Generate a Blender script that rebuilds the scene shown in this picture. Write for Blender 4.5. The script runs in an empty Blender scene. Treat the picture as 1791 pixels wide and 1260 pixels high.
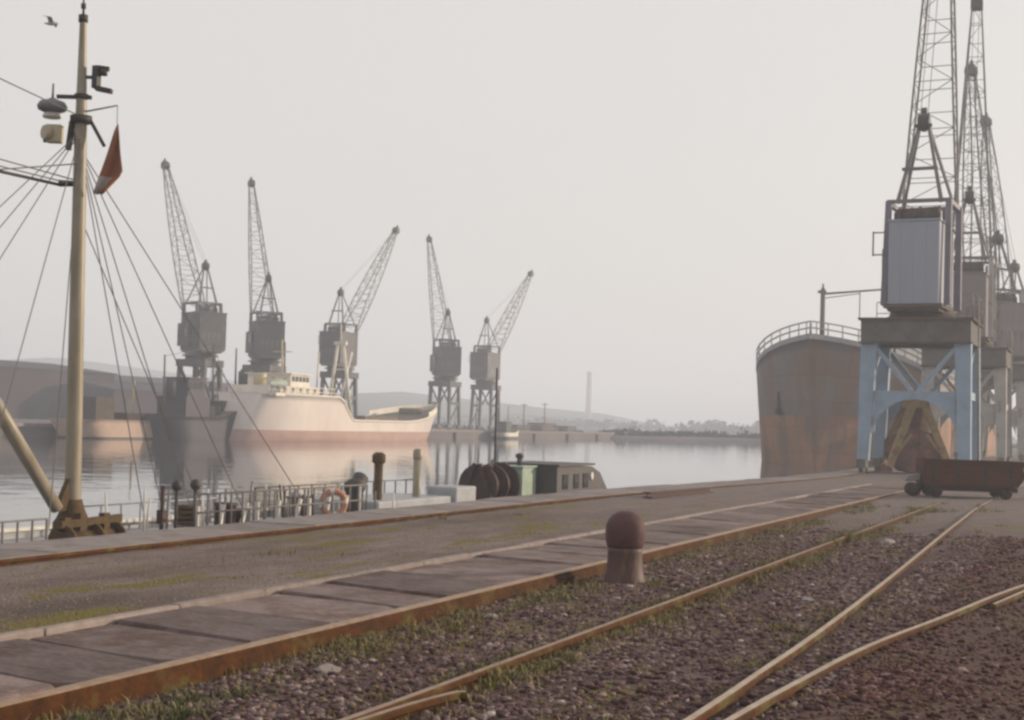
import bpy, math, random
import numpy as np
from mathutils import Vector, Matrix, noise

random.seed(7)
rng = np.random.default_rng(7)
sc = bpy.context.scene
col = sc.collection
R = math.radians

# ------------------------------------------------------------------ camera
YAW, PITCH, ROLL = R(23.03), R(2.53), R(1.7)
CAM = Vector((0, 0, 1.5))
fw0 = Vector((-math.sin(YAW), math.cos(YAW), 0)); rt0 = Vector((math.cos(YAW), math.sin(YAW), 0)); up0 = Vector((0, 0, 1))
fw = fw0 * math.cos(PITCH) + up0 * math.sin(PITCH)
u1 = -fw0 * math.sin(PITCH) + up0 * math.cos(PITCH)
rt = rt0 * math.cos(ROLL) + u1 * math.sin(ROLL)
up = u1 * math.cos(ROLL) - rt0 * math.sin(ROLL)
cam_d = bpy.data.cameras.new('camera'); cam = bpy.data.objects.new('camera', cam_d); col.objects.link(cam)
cam_d.lens = 50; cam_d.sensor_width = 36; cam_d.clip_start = .1; cam_d.clip_end = 4000
cam.matrix_world = Matrix(((rt.x, up.x, -fw.x, CAM.x), (rt.y, up.y, -fw.y, CAM.y), (rt.z, up.z, -fw.z, CAM.z), (0, 0, 0, 1)))
sc.camera = cam

# ------------------------------------------------------------------ sky and sun
SUN_AZ, SUN_EL = R(42), R(13)            # azimuth from +X towards +Y
world = bpy.data.worlds.new('World'); sc.world = world; world.use_nodes = True
nt = world.node_tree; bg = nt.nodes['Background']
sky = nt.nodes.new('ShaderNodeTexSky'); sky.sky_type = 'NISHITA'; sky.sun_disc = False
sky.sun_elevation = SUN_EL; sky.sun_rotation = R(90) - SUN_AZ
sky.air_density = 1.0; sky.dust_density = 6.0; sky.ozone_density = 1.0
mx = nt.nodes.new('ShaderNodeMix'); mx.data_type = 'RGBA'; mx.inputs[0].default_value = .80   # thin even overcast veil over the clear sky
mx.inputs[7].default_value = (7.75, 7.4, 7.1, 1)
nt.links.new(sky.outputs[0], mx.inputs[6]); nt.links.new(mx.outputs[2], bg.inputs[0])
bg.inputs[1].default_value = .115
sl = bpy.data.lights.new('sun', 'SUN'); so = bpy.data.objects.new('sun', sl); col.objects.link(so)
sl.energy = 5.0; sl.angle = R(2); sl.color = (1, .83, .62)
sd = Vector((math.cos(SUN_EL) * math.cos(SUN_AZ), math.cos(SUN_EL) * math.sin(SUN_AZ), math.sin(SUN_EL)))
so.rotation_euler = sd.to_track_quat('Z', 'Y').to_euler()
sc.view_settings.view_transform = 'Standard'; sc.view_settings.look = 'None'
sc.view_settings.exposure = 0; sc.view_settings.gamma = 1; sc.view_settings.use_curve_mapping = False
sc.render.engine = 'CYCLES'
sc.cycles.use_denoising = True
sc.cycles.filter_width = 2.7
sc.cycles.max_bounces = 6; sc.cycles.volume_bounces = 4

# ------------------------------------------------------------------ materials
def mat(name, c1, c2=None, rough=.7, metal=0., scale=3., bump=0., bscale=20., rnd=0., stretch=(1, 1, 1), c3=None, s3=1.2, t3=.62):
    m = bpy.data.materials.new(name); m.use_nodes = True
    n = m.node_tree.nodes; l = m.node_tree.links; p = n['Principled BSDF']
    p.inputs['Roughness'].default_value = rough; p.inputs['Metallic'].default_value = metal
    p.inputs['Specular IOR Level'].default_value = .12 if rough > .6 else (.3 if rough > .35 else .5)
    tc = n.new('ShaderNodeTexCoord'); mp = n.new('ShaderNodeMapping'); mp.inputs['Scale'].default_value = stretch
    l.new(tc.outputs['Object'], mp.inputs[0])
    c2 = c2 or tuple(v * .7 for v in c1)
    nz = n.new('ShaderNodeTexNoise'); nz.inputs['Scale'].default_value = scale; nz.inputs['Detail'].default_value = 6; nz.inputs['Roughness'].default_value = .65
    l.new(mp.outputs[0], nz.inputs[0])
    rp = n.new('ShaderNodeValToRGB'); rp.color_ramp.elements[0].position = .35; rp.color_ramp.elements[1].position = .68
    rp.color_ramp.elements[0].color = (*c1, 1); rp.color_ramp.elements[1].color = (*c2, 1)
    l.new(nz.outputs[0], rp.inputs[0]); out = rp.outputs[0]
    if c3:
        n3 = n.new('ShaderNodeTexNoise'); n3.inputs['Scale'].default_value = s3; n3.inputs['Detail'].default_value = 8; n3.inputs['Roughness'].default_value = .7
        l.new(mp.outputs[0], n3.inputs[0])
        r3 = n.new('ShaderNodeValToRGB'); r3.color_ramp.elements[0].position = t3 - .06; r3.color_ramp.elements[1].position = t3 + .06
        l.new(n3.outputs[0], r3.inputs[0])
        mm = n.new('ShaderNodeMix'); mm.data_type = 'RGBA'; mm.inputs[7].default_value = (*c3, 1)
        l.new(r3.outputs[0], mm.inputs[0]); l.new(out, mm.inputs[6]); out = mm.outputs[2]
    if rnd:
        oi = n.new('ShaderNodeObjectInfo'); mr = n.new('ShaderNodeMapRange'); mr.inputs[3].default_value = 1 - rnd; mr.inputs[4].default_value = 1 + rnd
        l.new(oi.outputs['Random'], mr.inputs[0])
        hs = n.new('ShaderNodeHueSaturation'); l.new(mr.outputs[0], hs.inputs['Value']); l.new(out, hs.inputs['Color']); out = hs.outputs[0]
    l.new(out, p.inputs['Base Color'])
    if bump:
        nb = n.new('ShaderNodeTexNoise'); nb.inputs['Scale'].default_value = bscale; nb.inputs['Detail'].default_value = 4
        l.new(mp.outputs[0], nb.inputs[0])
        b = n.new('ShaderNodeBump'); b.inputs['Strength'].default_value = bump; b.inputs['Distance'].default_value = .02
        l.new(nb.outputs[0], b.inputs['Height']); l.new(b.outputs[0], p.inputs['Normal'])
    return m

M = {}
M['stone'] = mat('coping_stone', (.235, .205, .198), (.155, .132, .128), .8, scale=2.5, bump=.5, rnd=.16, c3=(.11, .105, .06), s3=1.4, t3=.62)
M['slab'] = mat('paving_slab', (.178, .134, .126), (.112, .077, .070), .64, scale=2.6, bump=.9, bscale=14, rnd=.28, c3=(.095, .055, .044), s3=1.3, t3=.54)
M['kerb'] = mat('kerb_stone', (.29, .24, .22), (.20, .16, .145), .8, scale=5, bump=.4, rnd=.12)
M['wall'] = mat('quay_wall', (.11, .10, .09), (.06, .055, .05), .9, scale=1.2, bump=.6)
M['rust'] = mat('rust', (.095, .034, .009), (.036, .016, .006), .85, scale=7, bump=.4, rnd=.1, c3=(.105, .085, .025), s3=2.2, t3=.58)
M['railtop'] = mat('worn_rail_top', (.29, .205, .14), (.18, .108, .06), .5, .1, scale=9)
M['railshine'] = mat('shiny_rail_top', (.44, .35, .265), (.30, .215, .145), .45, .1, scale=6)
M['bollard'] = mat('bollard_iron', (.078, .040, .044), (.105, .056, .052), .62, scale=6, bump=.25, c3=(.12, .07, .045), s3=5, t3=.62)
M['bollard_shaft'] = mat('bollard_rust', (.096, .050, .043), (.070, .036, .034), .6, scale=6, bump=.25, c3=(.15, .092, .05), s3=4, t3=.62, stretch=(1, 1, .3))
M['mast'] = mat('mast_paint', (.31, .275, .215), (.22, .185, .13), .42, scale=5, stretch=(1, 1, .25), c3=(.17, .12, .07), s3=6, t3=.70)
M['dark'] = mat('dark_iron', (.035, .032, .032), (.06, .052, .05), .6, scale=5)
M['brown'] = mat('brown_gear', (.105, .065, .028), (.055, .036, .018), .7, scale=8, bump=.2)
M['winch'] = mat('winch_red', (.070, .024, .020), (.028, .018, .016), .6, scale=6, c3=(.022, .02, .018), s3=4, t3=.55)
M['green'] = mat('pale_green_paint', (.30, .37, .30), (.22, .27, .22), .5, scale=4)
M['white'] = mat('off_white_paint', (.62, .60, .56), (.45, .42, .37), .5, scale=3, c3=(.3, .19, .12), s3=2, t3=.74)
M['wire'] = mat('rigging_wire', (.15, .135, .135), (.19, .17, .16), .7)
M['flag'] = mat('flag_red', (.31, .125, .065), (.21, .085, .05), .85, scale=3)
M['flag_white'] = mat('flag_pale', (.42, .37, .34), (.34, .3, .29), .85, scale=3)
M['lampshade'] = mat('lamp_grey', (.17, .18, .18), (.10, .11, .11), .5)
M['cream'] = mat('cream_box', (.5, .44, .32), (.36, .3, .2), .5)
M['orange'] = mat('lifebuoy_orange', (.42, .21, .13), (.34, .16, .10), .6)
M['slate'] = mat('dark_hull_paint', (.045, .045, .05), (.07, .062, .06), .55, scale=2, c3=(.10, .05, .035), s3=1.5, t3=.62)
M['deck'] = mat('ship_deck', (.17, .13, .10), (.10, .08, .065), .8, scale=3)
M['palehatch'] = mat('hatch_pale', (.33, .34, .36), (.25, .25, .27), .6, scale=3)
M['hullgrey'] = mat('grey_hull', (.20, .178, .172), (.14, .118, .112), .6, scale=.5, c3=(.20, .125, .088), s3=.5, t3=.53, stretch=(1, 1, .45))
M['hullrust'] = mat('rusty_boot_top', (.37, .195, .115), (.28, .155, .10), .75, scale=.7, stretch=(1, 1, .3), c3=(.19, .135, .115), s3=.45, t3=.54)
M['hullwhite'] = mat('white_hull', (.66, .585, .55), (.55, .475, .44), .5, scale=.4, c3=(.52, .34, .25), s3=.5, t3=.7, stretch=(1, 1, .5))
M['bootred'] = mat('red_boot_top', (.47, .31, .275), (.38, .25, .22), .65, scale=.6)
M['superwhite'] = mat('superstructure_white', (.72, .67, .60), (.58, .53, .45), .5, scale=1)
M['buff'] = mat('buff_paint', (.52, .42, .24), (.42, .34, .2), .5, scale=1.5)
M['crane_blue'] = mat('crane_leg_blue', (.26, .35, .45), (.20, .265, .34), .55, scale=1.6, rnd=.05, c3=(.16, .12, .10), s3=1.7, t3=.70)
M['crane_house'] = mat('crane_house_grey', (.28, .305, .375), (.255, .28, .34), .5, scale=.9, rnd=.02, c3=(.20, .20, .22), s3=1.1, t3=.72, stretch=(1, 1, .35))
M['crane_beam'] = mat('crane_beam_grey', (.135, .125, .115), (.085, .075, .068), .7, scale=1.8, c3=(.17, .10, .07), s3=1.3, t3=.66)
M['crane_frame'] = mat('crane_frame', (.155, .142, .14), (.105, .094, .092), .6, scale=3)
M['crane_purple'] = mat('crane_post', (.16, .145, .185), (.12, .105, .13), .6, scale=2)
M['crane_rust'] = mat('crane_slew_brown', (.10, .07, .05), (.06, .043, .034), .75, scale=3)
M['glass'] = mat('dark_glass', (.03, .035, .04), (.05, .055, .06), .12)
M['fcrane'] = mat('far_crane_grey', (.06, .055, .058), (.095, .088, .09), .6, scale=1.0, c3=(.15, .14, .14), s3=.8, t3=.60)
M['grab_ochre'] = mat('grab_ochre', (.38, .27, .12), (.24, .16, .08), .75, scale=2.5, c3=(.14, .07, .05), s3=2, t3=.6)
M['grab_rust'] = mat('grab_rust', (.19, .075, .058), (.10, .045, .036), .8, scale=2.5, c3=(.06, .035, .03), s3=1.8, t3=.58)
M['wagon'] = mat('wagon_boards', (.085, .028, .013), (.045, .020, .010), .85, scale=6, bump=.4, stretch=(.25, 1, 1), rnd=.35)
M['wagon_iron'] = mat('wagon_iron', (.03, .022, .018), (.055, .036, .026), .7, scale=5)
M['shed'] = mat('shed_wall', (.06, .042, .040), (.04, .030, .030), .85, scale=.4, rnd=.1)
M['shed_roof'] = mat('shed_roof', (.05, .045, .05), (.035, .032, .036), .8, scale=.3)
M['shed_green'] = mat('shed_green_grey', (.06, .064, .058), (.045, .048, .043), .85, scale=.4)
M['pale_wall'] = mat('pale_wall', (.50, .36, .29), (.36, .27, .225), .85, scale=.5)
M['door'] = mat('shed_door', (.05, .045, .045), (.07, .06, .06), .8)
M['coal'] = mat('heap', (.075, .07, .062), (.045, .042, .04), .95, scale=.8, bump=1., bscale=3)
M['farground'] = mat('far_quay_ground', (.19, .165, .165), (.13, .115, .118), .95, scale=.15)
M['scrub'] = mat('scrub', (.045, .052, .05), (.07, .07, .06), .9, scale=.3)
M['hill'] = mat('hill', (.06, .075, .055), (.09, .09, .065), .95, scale=.02)
M['brick'] = mat('chimney_brick', (.5, .44, .42), (.42, .38, .36), .9, scale=.4)
M['gull'] = mat('gull_white', (.6, .6, .6), (.45, .46, .48), .7)
M['palestone'] = mat('pale_stone', (.30, .265, .25), (.22, .19, .18), .8, scale=12, rnd=.2)
M['wood'] = mat('timber', (.13, .10, .08), (.08, .062, .05), .85, scale=2, rnd=.25)

def plate(name, w=5.5, h=1.5, dark=.82):
    m = M[name]; n = m.node_tree.nodes; l = m.node_tree.links; p = n['Principled BSDF']; src = p.inputs['Base Color'].links[0].from_socket
    tc = n.new('ShaderNodeTexCoord'); sp_ = n.new('ShaderNodeSeparateXYZ'); cb = n.new('ShaderNodeCombineXYZ'); l.new(tc.outputs['Object'], sp_.inputs[0]); l.new(sp_.outputs[1], cb.inputs[0]); l.new(sp_.outputs[2], cb.inputs[1])
    b = n.new('ShaderNodeTexBrick'); b.inputs['Scale'].default_value = 1; b.inputs['Brick Width'].default_value = w; b.inputs['Row Height'].default_value = h; b.inputs['Mortar Size'].default_value = .035
    b.inputs['Color1'].default_value = (1, 1, 1, 1); b.inputs['Color2'].default_value = (.90, .90, .90, 1); b.inputs['Mortar'].default_value = (dark, dark, dark, 1); l.new(cb.outputs[0], b.inputs[0])
    q = n.new('ShaderNodeMix'); q.data_type = 'RGBA'; q.blend_type = 'MULTIPLY'; q.inputs[0].default_value = 1; l.new(src, q.inputs[6]); l.new(b.outputs['Color'], q.inputs[7]); l.new(q.outputs[2], p.inputs['Base Color'])
plate('hullgrey'); plate('hullrust')
def ground_material():
    m = bpy.data.materials.new('quay_ground'); m.use_nodes = True
    n = m.node_tree.nodes; l = m.node_tree.links; p = n['Principled BSDF']; p.inputs['Roughness'].default_value = .9
    p.inputs['Specular IOR Level'].default_value = .06
    g = n.new('ShaderNodeNewGeometry'); sx = n.new('ShaderNodeSeparateXYZ'); l.new(g.outputs['Position'], sx.inputs[0])
    def tex(scale, det=6, rough=.65):
        t = n.new('ShaderNodeTexNoise'); t.inputs['Scale'].default_value = scale; t.inputs['Detail'].default_value = det; t.inputs['Roughness'].default_value = rough
        l.new(g.outputs['Position'], t.inputs[0]); return t.outputs[0]
    def ramp(src, a, b, ca=(0, 0, 0), cb=(1, 1, 1)):
        r = n.new('ShaderNodeValToRGB'); r.color_ramp.elements[0].position = a; r.color_ramp.elements[1].position = b
        r.color_ramp.elements[0].color = (*ca, 1); r.color_ramp.elements[1].color = (*cb, 1); l.new(src, r.inputs[0]); return r.outputs[0]
    def mix(f, a, b):
        q = n.new('ShaderNodeMix'); q.data_type = 'RGBA'; l.new(f, q.inputs[0])
        for i, v in ((6, a), (7, b)):
            if isinstance(v, tuple): q.inputs[i].default_value = (*v, 1)
            else: l.new(v, q.inputs[i])
        return q.outputs[2]
    def rng_(src, a, b):
        q = n.new('ShaderNodeMapRange'); q.interpolation_type = 'SMOOTHSTEP'; q.inputs[1].default_value = a; q.inputs[2].default_value = b; l.new(src, q.inputs[0]); return q.outputs[0]
    def addn(a, b, k):
        q = n.new('ShaderNodeMath'); q.operation = 'MULTIPLY_ADD'; l.new(b, q.inputs[0]); q.inputs[1].default_value = k; l.new(a, q.inputs[2]); return q.outputs[0]
    mpg = n.new('ShaderNodeMapping'); mpg.inputs['Scale'].default_value = (1, .28, 1); l.new(g.outputs['Position'], mpg.inputs[0])
    def texs(scale, det=5, rough=.65):
        t = n.new('ShaderNodeTexNoise'); t.inputs['Scale'].default_value = scale; t.inputs['Detail'].default_value = det; t.inputs['Roughness'].default_value = rough
        l.new(mpg.outputs[0], t.inputs[0]); return t.outputs[0]
    fine = tex(38, 3); med = tex(3.2); big = tex(.55); blot = texs(1.5, 6, .7); stain = texs(.7, 4)
    earth = mix(ramp(med, .35, .7), (.205, .165, .155), (.150, .117, .107))
    earth = mix(ramp(fine, .4, .75), earth, (.235, .195, .178))
    moss = mix(ramp(fine, .35, .7), (.170, .140, .045), (.115, .098, .030))
    earth = mix(ramp(stain, .42, .62), earth, (.105, .082, .072))
    earth = mix(ramp(blot, .52, .60), earth, moss)
    vor = n.new('ShaderNodeTexVoronoi'); vor.inputs['Scale'].default_value = 30; l.new(g.outputs['Position'], vor.inputs[0])
    sep = n.new('ShaderNodeSeparateColor'); l.new(vor.outputs['Color'], sep.inputs[0])
    gravel = mix(sep.outputs[0], (.068, .040, .041), (.19, .132, .128))
    gravel = mix(ramp(med, .38, .68), gravel, (.088, .060, .054))
    gravel = mix(ramp(blot, .54, .64), gravel, moss)
    cinder = mix(ramp(med, .3, .7), (.070, .040, .034), (.118, .074, .062))
    cinder = mix(ramp(fine, .45, .75), cinder, (.155, .112, .098))
    paved = mix(ramp(med, .35, .7), (.200, .165, .158), (.145, .115, .112))
    paved = mix(ramp(blot, .55, .68), paved, (.15, .13, .065))
    xw = addn(sx.outputs[0], med, .8); yw = addn(sx.outputs[1], big, 9.)
    c = mix(rng_(xw, -6.6, -6.2), earth, gravel)
    c = mix(rng_(xw, -2.2, .9), c, cinder)
    c = mix(rng_(yw, 22, 36), c, paved)
    l.new(c, p.inputs['Base Color'])
    b = n.new('ShaderNodeBump'); b.inputs['Strength'].default_value = .7; b.inputs['Distance'].default_value = .03
    hh = n.new('ShaderNodeMath'); hh.operation = 'SUBTRACT'; l.new(fine, hh.inputs[0]); l.new(vor.outputs['Distance'], hh.inputs[1])
    l.new(hh.outputs[0], b.inputs['Height']); l.new(b.outputs[0], p.inputs['Normal'])
    return m
M['ground'] = ground_material()

def gravel_material():
    m = bpy.data.materials.new('gravel_stones'); m.use_nodes = True
    n = m.node_tree.nodes; l = m.node_tree.links; p = n['Principled BSDF']; p.inputs['Roughness'].default_value = .85; p.inputs['Specular IOR Level'].default_value = .12
    a = n.new('ShaderNodeVertexColor'); a.layer_name = 'stone'; l.new(a.outputs[0], p.inputs['Base Color']); return m
M['gravel'] = gravel_material()

def grass_material():
    m = bpy.data.materials.new('grass'); m.use_nodes = True
    n = m.node_tree.nodes; l = m.node_tree.links; p = n['Principled BSDF']; p.inputs['Roughness'].default_value = .8
    a = n.new('ShaderNodeVertexColor'); a.layer_name = 'stone'; l.new(a.outputs[0], p.inputs['Base Color']); return m
M['grass'] = grass_material()

def water_material():
    m = bpy.data.materials.new('dock_water'); m.use_nodes = True
    n = m.node_tree.nodes; l = m.node_tree.links; p = n['Principled BSDF']
    p.inputs['Base Color'].default_value = (.045, .048, .045, 1); p.inputs['Roughness'].default_value = .04; p.inputs['IOR'].default_value = 1.5
    p.inputs['Specular IOR Level'].default_value = .6
    g = n.new('ShaderNodeNewGeometry'); mp = n.new('ShaderNodeMapping'); mp.inputs['Scale'].default_value = (1, 1, 1); l.new(g.outputs['Position'], mp.inputs[0])
    a = n.new('ShaderNodeTexNoise'); a.inputs['Scale'].default_value = .55; a.inputs['Detail'].default_value = 4; l.new(mp.outputs[0], a.inputs[0])
    b = n.new('ShaderNodeBump'); b.inputs['Strength'].default_value = .075; b.inputs['Distance'].default_value = .25
    l.new(a.outputs[0], b.inputs['Height']); l.new(b.outputs[0], p.inputs['Normal'])
    return m
M['water'] = water_material()

# ------------------------------------------------------------------ mesh helpers
class MB:
    def __init__(s): s.v = []; s.f = []; s.m = []; s.sm = []; s.cm = 0; s.smooth = False
    def add(s, vs, fs, mi=None, smooth=None):
        o = len(s.v); s.v += [tuple(v) for v in vs]
        for f in fs: s.f.append([i + o for i in f]); s.m.append(s.cm if mi is None else mi); s.sm.append(s.smooth if smooth is None else smooth)
        return s
    def box(s, c, d, rz=0., mi=None):
        x, y, z = d[0] / 2, d[1] / 2, d[2] / 2; cs, sn = math.cos(rz), math.sin(rz)
        P = [(a * x, b * y, e * z) for e in (-1, 1) for a, b in ((-1, -1), (1, -1), (1, 1), (-1, 1))]
        return s.add([(c[0] + p[0] * cs - p[1] * sn, c[1] + p[0] * sn + p[1] * cs, c[2] + p[2]) for p in P],
                     [(3, 2, 1, 0), (4, 5, 6, 7), (0, 1, 5, 4), (1, 2, 6, 5), (2, 3, 7, 6), (3, 0, 4, 7)], mi)
    def bbox(s, x0, x1, y0, y1, z0, z1, mi=None): return s.box(((x0 + x1) / 2, (y0 + y1) / 2, (z0 + z1) / 2), (x1 - x0, y1 - y0, z1 - z0), 0, mi)
    def tube(s, a, b, r0, r1=None, n=8, mi=None, smooth=True):
        a, b = Vector(a), Vector(b); r1 = r0 if r1 is None else r1; d = (b - a).normalized()
        q = d.orthogonal().normalized(); w = d.cross(q)
        vs = []
        for p, r in ((a, r0), (b, r1)):
            for i in range(n):
                t = 2 * math.pi * (i + .5) / n; vs.append(p + (q * math.cos(t) + w * math.sin(t)) * r)
        o = len(s.v)
        s.add(vs, [(i, (i + 1) % n, n + (i + 1) % n, n + i) for i in range(n)], mi, smooth and n > 4)
        s.add([], [], mi)
        s.f.append([o + i for i in reversed(range(n))]); s.f.append([o + n + i for i in range(n)])
        s.m += [s.cm if mi is None else mi] * 2; s.sm += [False, False]
        return s
    def beam(s, a, b, w, h=None, w1=None, h1=None, mi=None, ref=(0, 0, 1)):
        a, b = Vector(a), Vector(b); h = w if h is None else h; w1 = w if w1 is None else w1; h1 = h if h1 is None else h1
        d = (b - a).normalized(); rf = Vector(ref)
        if abs(d.dot(rf)) > .95: rf = Vector((0, 1, 0))
        q = d.cross(rf).normalized(); k = q.cross(d).normalized(); vs = []
        for p, ww, hh in ((a, w, h), (b, w1, h1)):
            for i, j in ((-1, -1), (1, -1), (1, 1), (-1, 1)): vs.append(p + q * (i * ww / 2) + k * (j * hh / 2))
        return s.add(vs, [(3, 2, 1, 0), (4, 5, 6, 7), (0, 1, 5, 4), (1, 2, 6, 5), (2, 3, 7, 6), (3, 0, 4, 7)], mi)
    def lathe(s, c, prof, n=16, axis='z', mi=None, smooth=True):
        vs = []
        for r, h in prof:
            for i in range(n):
                t = 2 * math.pi * i / n; a, b = r * math.cos(t), r * math.sin(t)
                p = (a, b, h) if axis == 'z' else ((h, a, b) if axis == 'x' else (a, h, b))
                vs.append((c[0] + p[0], c[1] + p[1], c[2] + p[2]))
        fs = [(j * n + i, j * n + (i + 1) % n, (j + 1) * n + (i + 1) % n, (j + 1) * n + i) for j in range(len(prof) - 1) for i in range(n)]
        if axis == 'y': fs = [tuple(reversed(f)) for f in fs]
        s.add(vs, fs, mi, smooth)
        o = len(s.v) - len(vs)
        s.f += [[o + i for i in reversed(range(n))], [o + (len(prof) - 1) * n + i for i in range(n)]]
        s.m += [s.cm if mi is None else mi] * 2; s.sm += [False, False]
        return s
    def prism(s, poly, axis, a, b, mi=None):
        # poly in the plane perpendicular to axis
        n = len(poly)
        def P(u, v, w): return (w, u, v) if axis == 'x' else ((u, w, v) if axis == 'y' else (u, v, w))
        vs = [P(u, v, a) for u, v in poly] + [P(u, v, b) for u, v in poly]
        return s.add(vs, [tuple(reversed(range(n))), tuple(range(n, 2 * n))] + [(i, (i + 1) % n, n + (i + 1) % n, n + i) for i in range(n)], mi)
    def extrude_path(s, pts, prof, mis=None):
        # prof: list of (side, z) section, side to the right of travel
        n = len(prof); vs = []
        for i, p in enumerate(pts):
            p = Vector(p); a = Vector(pts[max(i - 1, 0)]); b = Vector(pts[min(i + 1, len(pts) - 1)])
            d = (b - a); d.z = 0; d.normalize(); sd_ = Vector((d.y, -d.x, 0))
            for u, z in prof: vs.append(p + sd_ * u + Vector((0, 0, z)))
        o = len(s.v); s.v += [tuple(v) for v in vs]
        for j in range(len(pts) - 1):
            for i in range(n):
                k = (i + 1) % n
                s.f.append([o + j * n + i, o + (j + 1) * n + i, o + (j + 1) * n + k, o + j * n + k]); s.m.append(mis[i] if mis else 0); s.sm.append(False)
        for q, rv in ((0, False), (len(pts) - 1, True)):
            r = [o + q * n + i for i in range(n)]; s.f.append(r[::-1] if rv else r); s.m.append(0); s.sm.append(False)
        return s
    def mesh(s, name, mats):
        me = bpy.data.meshes.new(name); me.from_pydata(s.v, [], s.f)
        for m in (mats if isinstance(mats, (list, tuple)) else [mats]): me.materials.append(M[m] if isinstance(m, str) else m)
        me.polygons.foreach_set('material_index', s.m); me.polygons.foreach_set('use_smooth', s.sm)
        me.update(); return me
    def build(s, name, mats, parent=None, loc=(0, 0, 0), rz=0.):
        return put(name, s.mesh(name, mats), parent, loc, rz)

def put(name, me, parent=None, loc=(0, 0, 0), rz=0.):
    o = bpy.data.objects.new(name, me); col.objects.link(o); o.location = loc; o.rotation_euler = (0, 0, rz)
    if parent: o.parent = parent
    return o
def tag(o, label, cat, group=None):
    o['label'] = label; o['category'] = cat
    if group: o['group'] = group
    return o
def struct(o, label=None):
    o['kind'] = 'structure'
    if label: o['label'] = label
    return o
def empty(name, loc=(0, 0, 0), rz=0.):
    o = bpy.data.objects.new(name, None); col.objects.link(o); o.location = loc; o.rotation_euler = (0, 0, rz); o.empty_display_size = .2
    return o
def bevel(o, w=.015, seg=2):
    b = o.modifiers.new('bevel', 'BEVEL'); b.width = w; b.segments = seg; b.limit_method = 'ANGLE'; return o
def lerp(a, b, t): return a + (b - a) * t
def smooth(a, b, x):
    t = min(max((x - a) / (b - a), 0), 1); return t * t * (3 - 2 * t)

# ------------------------------------------------------------------ setting: water, quays, shore
WZ = -.45
mb = MB(); mb.add([(-900, -250, WZ), (500, -250, WZ), (500, 1150, WZ), (-900, 1150, WZ)], [(0, 1, 2, 3)])
struct(mb.build('water', 'water'), 'still pale dock water mirroring the cranes and ships')

def edge_x(y):                                    # the coping line runs straight and then turns in slightly
    return lerp(-11.35, -10.0, smooth(26, 50, y))
def rail1_x(y): return edge_x(y) + 1.27 if y < 26 else lerp(-10.08, -8.72, smooth(26, 50, y))
def ground_z(x, y):
    t = smooth(25, 36, y)
    nz = noise.noise(Vector((x * .9, y * .9, 0))) * .018 + noise.noise(Vector((x * 3.1, y * 3.1, 4))) * .007
    if x < -6.75: z = -.055 + nz
    elif x < -5.24: z = -.16
    else: z = -.115 + nz * 1.3 + .03 * smooth(-3.4, -2.2, x)
    return lerp(z, -.03 + nz * .3 if not (-6.75 <= x < -5.24 and y < 44) else -.16, t)

ys = [-20, -10, -4, 0] + list(np.arange(2, 30, .25)) + list(np.arange(30, 50, 1.)) + [52, 56, 62, 70, 80, 95, 115, 140, 180, 240, 330, 450]
xr = list(np.arange(-9.8, -6.8, .25)) + [-6.77, -6.73, -6.3, -5.7, -5.27, -5.22] + list(np.arange(-5.0, 4, .25)) + [4.5, 5.5, 7, 10, 16, 26, 45, 90, 180]
mb = MB(); nx = len(xr) + 1
for y in ys:
    ex = edge_x(y) + 1.15
    row = [ex] + [max(x, ex + .01 * (i + 1)) for i, x in enumerate(xr)]
    for x in row: mb.v.append((x, y, ground_z(x, y) if x < 90 else -.03))
for j in range(len(ys) - 1):
    for i in range(nx - 1):
        a = j * nx + i; mb.f.append([a, a + 1, a + nx + 1, a + nx]); mb.m.append(0); mb.sm.append(True)
ground = struct(mb.build('quay_ground', 'ground'), 'trodden earth and ballast of the near quay')

# the quay wall below the coping and its coping stones
mb = MB()
wy = [-20, 0, 10, 20, 26, 30, 34, 38, 42, 46, 50, 60, 90, 140, 220, 330, 450]
for y in wy:
    e = edge_x(y)
    for x, z in ((e + .02, -3.2), (e + .02, -.34), (e + 1.6, -.34)): mb.v.append((x, y, z))
for j in range(len(wy) - 1):
    for i in range(2):
        a = j * 3 + i; mb.f.append([a, a + 1, a + 4, a + 3]); mb.m.append(0); mb.sm.append(False)
qwall = struct(mb.build('quay_wall', 'wall'), 'dark vertical wall of the near quay under its coping stones')
def stone_mesh(w, l, h, nm, mt, ch=.03, jit=.01):
    mb = MB(); q = lambda: random.uniform(-jit, jit)
    x, y = w / 2, l / 2; vs = []
    for z, i in ((-h, 0), (-ch, 0), (0, ch)):
        vs += [(-x + i + q(), -y + i + q(), z), (x - i + q(), -y + i + q(), z), (x - i + q(), y - i + q(), z + q() * .4), (-x + i + q(), y - i + q(), z + q() * .4)]
    mb.add(vs, [(3, 2, 1, 0), (8, 9, 10, 11)] + [(k * 4 + i, k * 4 + (i + 1) % 4, k * 4 + 4 + (i + 1) % 4, k * 4 + 4 + i) for k in (0, 1) for i in range(4)])
    return mb.mesh(nm, mt)
cop = [stone_mesh(1.16, l, .33, 'coping_stone', 'stone') for l in (1.35, 1.62, 1.9)]
y = 1.0
while y < 120:
    k = random.randrange(3); l = (1.35, 1.62, 1.9)[k]; yc = y + l / 2
    o = put('coping_stone', cop[k], qwall, (edge_x(yc) + .58 + random.uniform(-.012, .012), yc, random.uniform(-.012, .012)))
    s_ = (edge_x(yc + .5) - edge_x(yc - .5)); o.rotation_euler = (random.uniform(-.004, .004), random.uniform(-.006, .006), -math.atan(s_))
    y += l + .022

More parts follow.
